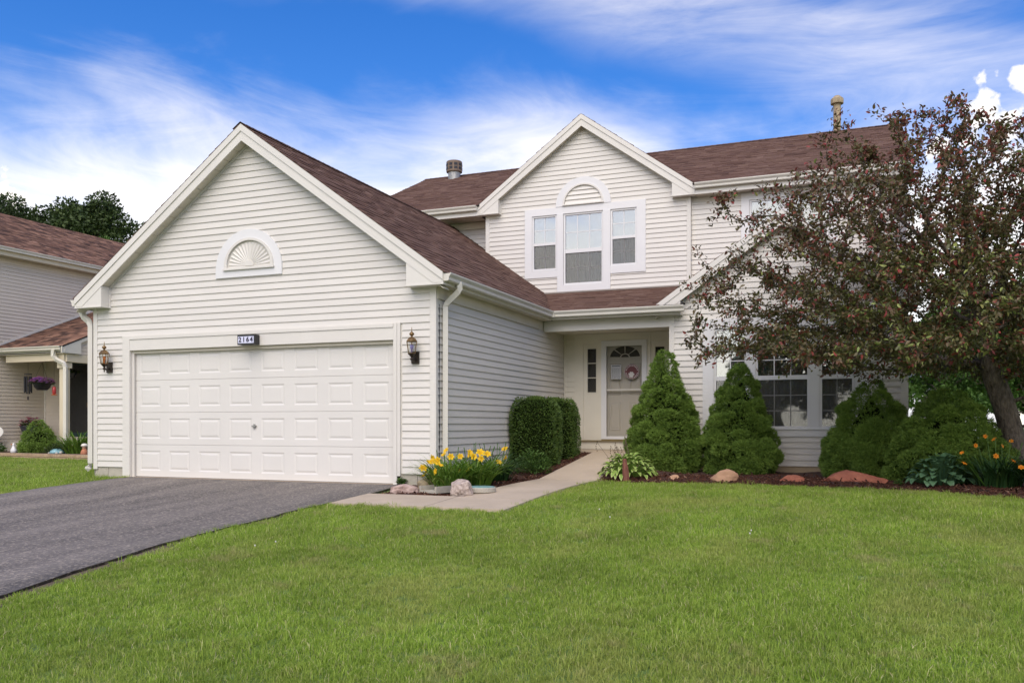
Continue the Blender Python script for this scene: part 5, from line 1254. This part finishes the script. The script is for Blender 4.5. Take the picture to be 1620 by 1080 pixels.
mb = MB(); NE.poly(mb, [(6.30, 2.97), (12, 2.97+sp*5.7), (12, 2.85+sp*5.7), (6.93, 2.97+sp*.63-.12), (6.93, 2.80), (6.30, 2.80)], .06, .09); mb.build('rake_board', 'ntrim', nb)
mb = MB(); P = [Vector(p) for p in ((-17.04,6.33,2.99), (-14.42,6.33,2.99), (-14.42,12,2.99+sp*5.67), (-17.04,12,2.99+sp*5.67))]; mb.prism(P, (0,0,-.03)); mb.build('roof', 'edge', nb)
shingles(nb, (-17.04,6.32,2.995), (1,0,0), (0,1/npn,sp/npn), 4.2, lambda v: (0, 2.63), 'shingle2', seed=41)
nbox(NW, 'step_flashing', 'ntrim', [(6.4, 6.5, .017, .03, 3.0, 3.05)])
q = MB(); q.prism([(-17.028, 6.35, 3.03), (-17.028, 12, 3.03+sp*5.65), (-17.028, 12, 3.10+sp*5.65), (-17.028, 6.35, 3.10)], (.012,0,0)); q.build('step_flashing', 'ntrim', nb)
downspout([(-14.78, 6.33, 2.88), (-14.78, 6.33, 2.72), (-14.70, 6.36, 2.62), (-14.50, 6.42, 2.52), (-14.46, 6.44, 2.42), (-14.46, 6.44, .35), (-14.42, 6.38, .28)], 'ntrim', nb, w=.10)
# main roof and eave
mb = MB(); mb.box(-17.04, -16.75, 3.2, 16.2, 5.62, 5.63); mb.build('soffit', 'soffit', nb)
mb = MB(); mb.box(-16.75, -16.73, 3.2, 16.2, 5.61, 5.80); mb.build('fascia', 'ncream', nb)
gutter(nb, (-16.73, 3.2, 5.84), (0,1,0), (1,0,0), 13, 'ntrim')
sm = .475; nmm = math.hypot(1, sm); rX = -21.0
mb = MB(); mb.prism([(-16.70,3.2,5.84), (-16.70,16.2,5.84), (rX,16.2,5.84+sm*4.3), (rX,3.2,5.84+sm*4.3)], (0,0,-.03)); mb.prism([(-25.3,3.2,5.84), (-25.3,16.2,5.84), (rX,16.2,5.84+sm*4.3), (rX,3.2,5.84+sm*4.3)], (0,0,-.03)); mb.build('roof', 'edge', nb)
shingles(nb, (-16.69,3.2,5.842), (0,1,0), (-1/nmm,0,sm/nmm), 4.31*nmm, lambda v: (0, 13), 'shingle2', seed=42)
w = MB(); w.box(-25, -17.1, 3.5, 3.6, -.3, 5.7); w.box(-25, -17.1, 15.8, 15.9, -.3, 5.7); w.box(-25, -24.9, 3.6, 15.8, -.3, 5.7); w.build('wall', 'nvinyl', nb)
# things on and before the porch
wc = thing('wind_chime', 'dark wind chime hanging under the neighbour porch beam', 'wind chime', (-16.25, 6.75, 2.40))
q = MB(); q.lathe([(.10,-.01),(.10,.01)], (0,0,-.12), 14); q.build('top_disc', 'black', wc)
q = MB(); q.tube([(0,0,.20), (0,0,-.12)], .004, 4); q.build('cord', 'black', wc)
for k in range(6):
    a = 2*math.pi*k/6; x, y = .085*math.cos(a), .085*math.sin(a); q = MB(); q.tube([(x, y, -.19), (x, y, -.62-.03*(k % 3))], .022, 8); q.tube([(x, y, -.12), (x, y, -.19)], .003, 4); q.build('chime_tube', 'black', wc)
q = MB(); q.tube([(0,0,-.12), (0,0,-.75)], .003, 4); q.lathe([(.035,-.45),(.035,-.43)], (0,0,0), 10); q.box(-.03, .03, -.003, .003, -.85, -.75); q.build('striker', 'black', wc)
def blossoms(name, parent, n, rad, H, cols, seed, r=.03, zb=0):
    g = np.random.default_rng(seed); a = g.random(n)*6.2832; rr = rad*np.sqrt(g.random(n)); P = np.stack([rr*np.cos(a), rr*np.sin(a), zb+H*np.sqrt(np.maximum(0, 1-(rr/rad)**2))*g.uniform(.5, 1, n)], 1)
    parts = []
    for k in range(4):
        D = unit(np.stack([np.cos(a+k*1.57), np.sin(a+k*1.57), np.full(n, .35)], 1)); V, F = leaf_arrays(P, D, np.tile([0, 0, 1.], (n, 1)), r, r*.9, .1); parts.append((V, F, np.repeat(g.random(n) if k == 0 else parts[0][2][::2], 2)))
    V, F, T = join_np(parts); return stuff(link(name, np_mesh(name, V, F, T), attr_mat(name+'_petals', cols, .5, .2, .2), parent))
hb = thing('hanging_basket', 'hanging basket of purple and pink flowers under the neighbour porch', 'flower basket', (-15.70, 6.75, 2.02))
q = MB(); q.lathe([(.13,-.20),(.20,-.12),(.24,.0),(.23,.0),(.05,-.04)], (0,0,0), 16); q.build('pot', 'black', hb)
for k in range(3): a = 2*math.pi*k/3; q = MB(); q.tube([(.23*math.cos(a), .23*math.sin(a), 0), (0, 0, .58)], .004, 4); q.build('hanger', 'black', hb)
blossoms('flowers', hb, 240, .33, .22, [(0, (.38, .20, .62)), (.5, (.60, .30, .68)), (.75, (.70, .22, .52)), (1, (.75, .55, .72))], 3, .045, -.03)
weed((-15.70, 6.75, 1.97), .30, .16, 500, 'green leaves spilling round the purple hanging basket', 11, 'tree1', 'trailing_leaves', L=.06)
hf = thing('hummingbird_feeder', 'small red glass feeder hanging beside the flower basket', 'feeder', (-15.36, 6.85, 1.80))
q = MB(); q.lathe([(.03,-.10),(.055,-.06),(.05,.08),(.02,.12)], (0,0,0), 12); q.build('bottle', mat('red_glass', (.42, .05, .05), .2, .1, 9), hf, smooth=True)
q = MB(); q.lathe([(.07,-.125),(.08,-.11),(.07,-.10)], (0,0,0), 14); q.build('dish', mat('orange_plastic', (.55, .16, .06), .4, .1, 9), hf); q = MB(); q.tube([(0,0,.12), (0,0,.9)], .003, 4); q.build('wire', 'black', hf)
fb = thing('fern_basket', 'dark fern hanging basket in the shade behind the purple flowers', 'hanging plant', (-15.55, 7.55, 2.33))
stuff(link('fronds', ribbons(70, 8, .08, .35, .05, (.3, 1.1)), 'tree1', fb)); q = MB(); q.lathe([(.10,-.13),(.17,.0),(.16,.0),(.04,-.03)], (0,0,0), 12); q.build('pot', 'black', fb); q = MB(); q.tube([(0,0,0), (0,0,.45)], .004, 4); q.build('hanger', 'black', fb)
pp = thing('flower_pot', 'tall dark flower pot with magenta and white flowers on the neighbour porch', 'flower pot', (-16.60, 7.15, .38))
q = MB(); q.lathe([(.17,0),(.18,.02),(.29,.40),(.31,.41),(.31,.44),(.28,.44),(.05,.40)], (0,0,0), 20); q.build('pot', mat('dark_glaze', (.03, .033, .045), .5, .15, 6), pp)
blossoms('flowers', pp, 170, .34, .30, [(0, (.40, .03, .16)), (.5, (.55, .05, .25)), (.55, (.75, .60, .58)), (.8, (.80, .72, .62)), (1, (.12, .05, .14))], 5, .05, .42)
weed((-16.60, 7.15, .78), .28, .20, 260, 'leaves among the magenta pot flowers', 12, 'tree1', 'pot_leaves', L=.07)
nsh = spruce((-15.0, 6.05, .05), .45, .95, 9, 'small rounded shrub with rusty patch before the neighbour porch', 1.0, prof=round_prof, nt=6000)
if 'group' in nsh: del nsh['group']
fe = thing('fern', 'bright feathery green fern at the corner of the garage', 'plant', (-13.55, 6.1, .08)); stuff(link('fronds', ribbons(330, 12, .35, .78, .028, (.9, 1.5), droop=.55), 'lily', fe))
weed((-14.1, 5.95, .06), .35, .30, 420, 'low dark leafy plant between fern and rusty shrub', 13, 'tree1', L=.08)
weed((-16.15, 5.55, .03), .34, .42, 500, 'green leafy bush at the left edge by the tan wall', 14, 'weed', L=.07)
# low stone edging with a bark bed behind
struct(sheet('planting_bed', list(np.linspace(-17.0, -11.5, 24)), lambda x: 4.95-.10*(x+17), lambda x: 6.5, lambda x, y: .10+bump(x, y)*.7, 'mulch', 8))
ed = thing('stone_edging', 'low tan stone edging round the neighbour flower bed', 'edging', (0, 0, 0)); MT['edging'] = stone_mat('edging_stone', (.26, .18, .11), (.42, .31, .20), 9)
x = -15.9; r_ = random.Random(4); k = 0
while x < -11.4:
    w_ = r_.uniform(.34, .50); y = 4.92-.10*(x+17)+r_.uniform(-.02, .02)
    for lv in range(2):
        q = MB(); o_ = .16*lv+r_.uniform(-.02, .02); q.box(x+o_, x+o_+w_-.015, y-.13+.025*lv, y+.10, .005+.075*lv, .07+.075*lv); q.build('stone', 'edging', ed)
    x += w_
q = MB(); q.box(-17.0, -15.5, 5.2, 6.6, -.1, .04); struct(q.build('front_path', 'concrete'))
gs = thing('garden_goose', 'small white bird figure at the edge of the neighbour bed', 'figurine', (-15.3, 5.55, .10))
q = MB(); q.lathe([(.05,0),(.085,.03),(.08,.09),(.045,.15),(.028,.19),(.03,.215),(.035,.235),(.02,.26),(.002,.27)], (0,0,0), 12, sx=1.1, sy=.8); q.build('body', 'white', gs, smooth=True); q = MB(); q.tube([(-.02,-.02,.235), (-.075,-.03,.225)], [.014, .003], 6); q.build('beak', 'orange', gs)
tr = thing('garden_turtle', 'pale blue domed garden ornament in the neighbour bed', 'figurine', (-13.95, 5.75, .10))
q = MB(); q.lathe([(.17,0),(.19,.02),(.16,.08),(.09,.12),(.01,.13)], (0,0,0), 16); q.build('shell', mat('pale_blue_glaze', (.22, .42, .47), .4, .2, 12), tr, smooth=True)
q = MB(); q.lathe([(.03,0),(.045,.03),(.03,.06),(.005,.07)], (.2,-.06,0), 10); q.build('head', 'gutter', tr, smooth=True)
for sx, sy in ((-1,-1),(1,-1),(-1,1),(1,1)): q = MB(); q.lathe([(.035,0),(.04,.02),(.01,.04)], (.13*sx,.13*sy,0), 8); q.build('foot', 'gutter', tr)
gm = thing('garden_gnome', 'small terracotta figure with pale hat beside the garage corner', 'figurine', (-12.55, 5.35, .10))
q = MB(); q.lathe([(.085,0),(.095,.03),(.075,.10),(.05,.14),(.045,.15)], (0,0,0), 14); q.build('body', mat('terracotta', (.42, .17, .09), .8, .2, 9), gm, smooth=True)
q = MB(); q.lathe([(.03,.145),(.055,.17),(.055,.20),(.03,.225)], (0,0,0), 14); q.build('head', mat('clay_face', (.55, .33, .22), .7, .1, 9), gm, smooth=True)
q = MB(); q.lathe([(.085,.215),(.08,.235),(.06,.27),(.02,.285)], (0,0,0), 14); q.build('hat', 'ntrim', gm, smooth=True)
pl = thing('garden_plaque', 'round white plaque leaning on the tan wall at the left edge', 'plaque', (-16.80, 6.22, .64))
q = MB(); q.lathe([(.16,-.012),(.17,0),(.16,.012),(.02,.02)], (0,0,0), 24); o = q.build('disc', 'gutter', pl); o.rotation_euler = (R(70), 0, R(35)); q = MB(); q.tube([(.05,.05,-.66), (.0,.0,-.14)], .012, 6); q.build('stand', 'steel', pl)

# ------------------------------------------------------------------ far right: road, distant house, mailbox
q = MB(); q.box(9, 80, 36.0, 39.2, -.1, .012); struct(q.build('road', mat('pale_road', (.42, .41, .38), .9, .1, 1)))
fh = thing('distant_house', 'distant white sided house with grey base beyond the road', 'house', (0, 0, 0)); FH = Fr((0,50,0), (1,0,0), (0,-1,0))
MT['fwhite'] = mat('distant_white_siding', (.80, .81, .84), .6, .03, 1); MT['fgrey'] = mat('distant_grey_base', (.22, .24, .31), .9, .1, 1)
w = MB(); w.box(4, 13.95, 50, 58, .42, 3.2); w = w.build('wall', 'fwhite', fh); siding(FH, w, .45, 3.1, lambda z: 4, lambda z: 13.85, m='fwhite', one=True)
w = MB(); w.box(4.02, 13.9, 50.02, 57.9, -.2, .42); w.build('foundation', 'fgrey', fh)
w = MB(); w.prism([(3.6,49.6,3.05),(3.6,49.6,3.2),(3.6,54,4.9),(3.6,58.4,3.2),(3.6,58.4,3.05)], (10.75,0,0)); w.build('roof', 'fgrey', fh)
w = MB(); FH.box(w, 13.84, 13.96, .0, .06, .4, 3.05); w.build('corner_post', 'fwhite', fh)
for u in (6.2, 9.5): 
    wn = nbox(FH, 'window', 'fwhite', [(u-.08, u, .02, .07, 1.3, 2.6), (u+1.0, u+1.08, .02, .07, 1.3, 2.6), (u, u+1, .02, .07, 1.22, 1.3), (u, u+1, .02, .07, 2.6, 2.68)], fh); nbox(FH, 'pane', 'interior', [(u, u+1, .02, .04, 1.3, 2.6)], wn)
mbx = thing('mailbox', 'small dark mailbox on a white post by the far road', 'mailbox', (10.55, 34.5, 0))
q = MB(); q.box(-.06, .06, -.06, .06, -.2, .62); q.build('post', 'white', mbx)
q = MB(); q.prism([(-.12,-.28,.62),(.12,-.28,.62),(.12,-.28,.76),(.08,-.28,.83),(-.08,-.28,.83),(-.12,-.28,.76)], (0,.56,0)); q.build('box', 'black', mbx)

# ------------------------------------------------------------------ lawn grass
def tuft_mesh(seed, n=120, rad=.085, hmin=.02, hmax=.06, w=.0034):
    g = np.random.default_rng(seed); V = []; F = []; T = []
    for i in range(n):
        a = g.random()*6.2832; r = rad*math.sqrt(g.random()); x, y = r*math.cos(a), r*math.sin(a); d = g.random()*6.2832; h = g.uniform(hmin, hmax); ln = abs(g.normal(.45, .45)); c, s = math.cos(d), math.sin(d); ww = w*g.uniform(.7, 1.3)/2; f = g.random()*6.28; fc, fs = math.cos(f)*ww, math.sin(f)*ww; o = len(V)
        tt = np.clip(g.normal(.42, .20), 0, .92) if g.random() > .07 else g.uniform(.93, 1)
        V += [(x-fc, y-fs, -.01), (x+fc, y+fs, -.01), (x+c*ln*h*.35+fc*.9, y+s*ln*h*.35+fs*.9, h*.55), (x+c*ln*h*.35-fc*.9, y+s*ln*h*.35-fs*.9, h*.55), (x+c*ln*h*1.1, y+s*ln*h*1.1, h*(1-.25*min(1, ln)))]
        F += [(o, o+1, o+2), (o, o+2, o+3), (o+3, o+2, o+4)]; T += [tt]*3
    me = np_mesh('grass_tuft', V, F, T); me.materials.append(MT['grass']); return me
def lawn_ok(x, y):
    r = rnd.uniform(-.035, .06)
    if -5.52-r < x < -.42+max(0, (-4.3-y))*.17+r+(.02 if y > -4.2 else .10) and y < .1: return False
    if -.45 < x < 1.87+r and -2.03-r < y < 5: return False
    if y > bed_y(x)-r and x < 9.2 and x > 1.8 and y < 5.2: return False
    if -6.45 < x < 1.9 and y > -.04 and not (1.87 < x): return False
    if x < -11.4 and y > 4.83-.10*(x+17): return False
    return True
def build_grass():
    g = np.random.default_rng(5); pts = []; sc = []
    cxp, cyp = cam.location.x, cam.location.y; t = R(21.68); st, ct = math.sin(t), math.cos(t)
    def zone(x0, x1, y0, y1, sp, smin, smax, d0, d1):
        for x in np.arange(x0, x1, sp):
            for y in np.arange(y0, y1, sp):
                X, Y = x+g.uniform(-.5, .5)*sp, y+g.uniform(-.5, .5)*sp; dx, dy = X-cxp, Y-cyp; dep = -st*dx+ct*dy
                if not d0 <= dep < d1: continue
                u = (ct*dx+st*dy)/dep
                if abs(u) > .75: continue
                if lawn_ok(X, Y): pts.append((X, Y, ground_z(X, Y))); sc.append(g.uniform(smin, smax))
    zone(-3, 9, -9.5, 3, .082, .75, 1.15, 2.3, 7.5)
    zone(-8, 12, -7, 5, .105, .85, 1.3, 7.5, 12.5)
    zone(-16, 14, -5, 8, .15, 1.1, 1.7, 12.5, 26)
    me = np.array(pts, np.float32); m = bpy.data.meshes.new('lawn_grass'); m.vertices.add(len(me)); m.vertices.foreach_set('co', me.ravel())
    n = len(me)
    # patchiness: taller / shorter patches
    pa = np.array([.5+.5*math.sin(p[0]*1.3+math.sin(p[1]*.9)*1.7)*math.sin(p[1]*1.1+p[0]*.4) for p in pts])
    s = np.array(sc)*(0.85+.25*pa); a = m.attributes.new('tuft_scale', 'FLOAT', 'POINT'); a.data.foreach_set('value', s.astype(np.float32))
    rot = np.stack([g.normal(0, .12, n), g.normal(0, .12, n), g.random(n)*6.2832], 1); a = m.attributes.new('tuft_rot', 'FLOAT_VECTOR', 'POINT'); a.data.foreach_set('vector', rot.astype(np.float32).ravel())
    ob = bpy.data.objects.new('lawn_grass', m); COL.objects.link(ob); stuff(ob)
    src = bpy.data.collections.new('grass_tufts')
    for k in range(5):
        o = bpy.data.objects.new('grass_tuft', tuft_mesh(k, 145 if k < 4 else 70, .085 if k < 4 else .10, .018, .048 if k < 4 else .072)); src.objects.link(o)
    ng = bpy.data.node_groups.new('grass_nodes', 'GeometryNodeTree'); ng.interface.new_socket('Geometry', in_out='INPUT', socket_type='NodeSocketGeometry'); ng.interface.new_socket('Geometry', in_out='OUTPUT', socket_type='NodeSocketGeometry')
    N = ng.nodes.new; L = ng.links; gi = N('NodeGroupInput'); go = N('NodeGroupOutput'); ip = N('GeometryNodeInstanceOnPoints'); ci = N('GeometryNodeCollectionInfo')
    ci.inputs['Collection'].default_value = src; ci.inputs['Separate Children'].default_value = True; ci.inputs['Reset Children'].default_value = True
    ra = N('GeometryNodeInputNamedAttribute'); ra.data_type = 'FLOAT_VECTOR'; ra.inputs['Name'].default_value = 'tuft_rot'
    sa = N('GeometryNodeInputNamedAttribute'); sa.data_type = 'FLOAT'; sa.inputs['Name'].default_value = 'tuft_scale'
    L.new(gi.outputs[0], ip.inputs['Points']); L.new(ci.outputs[0], ip.inputs['Instance']); ip.inputs['Pick Instance'].default_value = True
    L.new(ra.outputs[0], ip.inputs['Rotation']); L.new(sa.outputs[0], ip.inputs['Scale']); L.new(ip.outputs[0], go.inputs[0])
    md = ob.modifiers.new('grass', 'NODES'); md.node_group = ng; return n
print('grass tufts', build_grass())
def clover():
    g = random.Random(3); q = MB()
    for (cx, cy) in ((1.2, -5.2), (.6, -4.6), (2.2, -4.9), (3.4, -2.2), (4.6, -3.1), (1.9, -3.4), (.9, -5.9)):
        for _ in range(g.randint(0, 2)):
            x, y = cx+g.uniform(-.5, .5), cy+g.uniform(-.4, .4); z = ground_z(x, y)+.065; q.lathe([(.002,-.010),(.006,-.004),(.007,.003),(.003,.008)], (x, y, z), 7)
    stuff(q.build('clover_blossoms', 'gutter'))
clover()
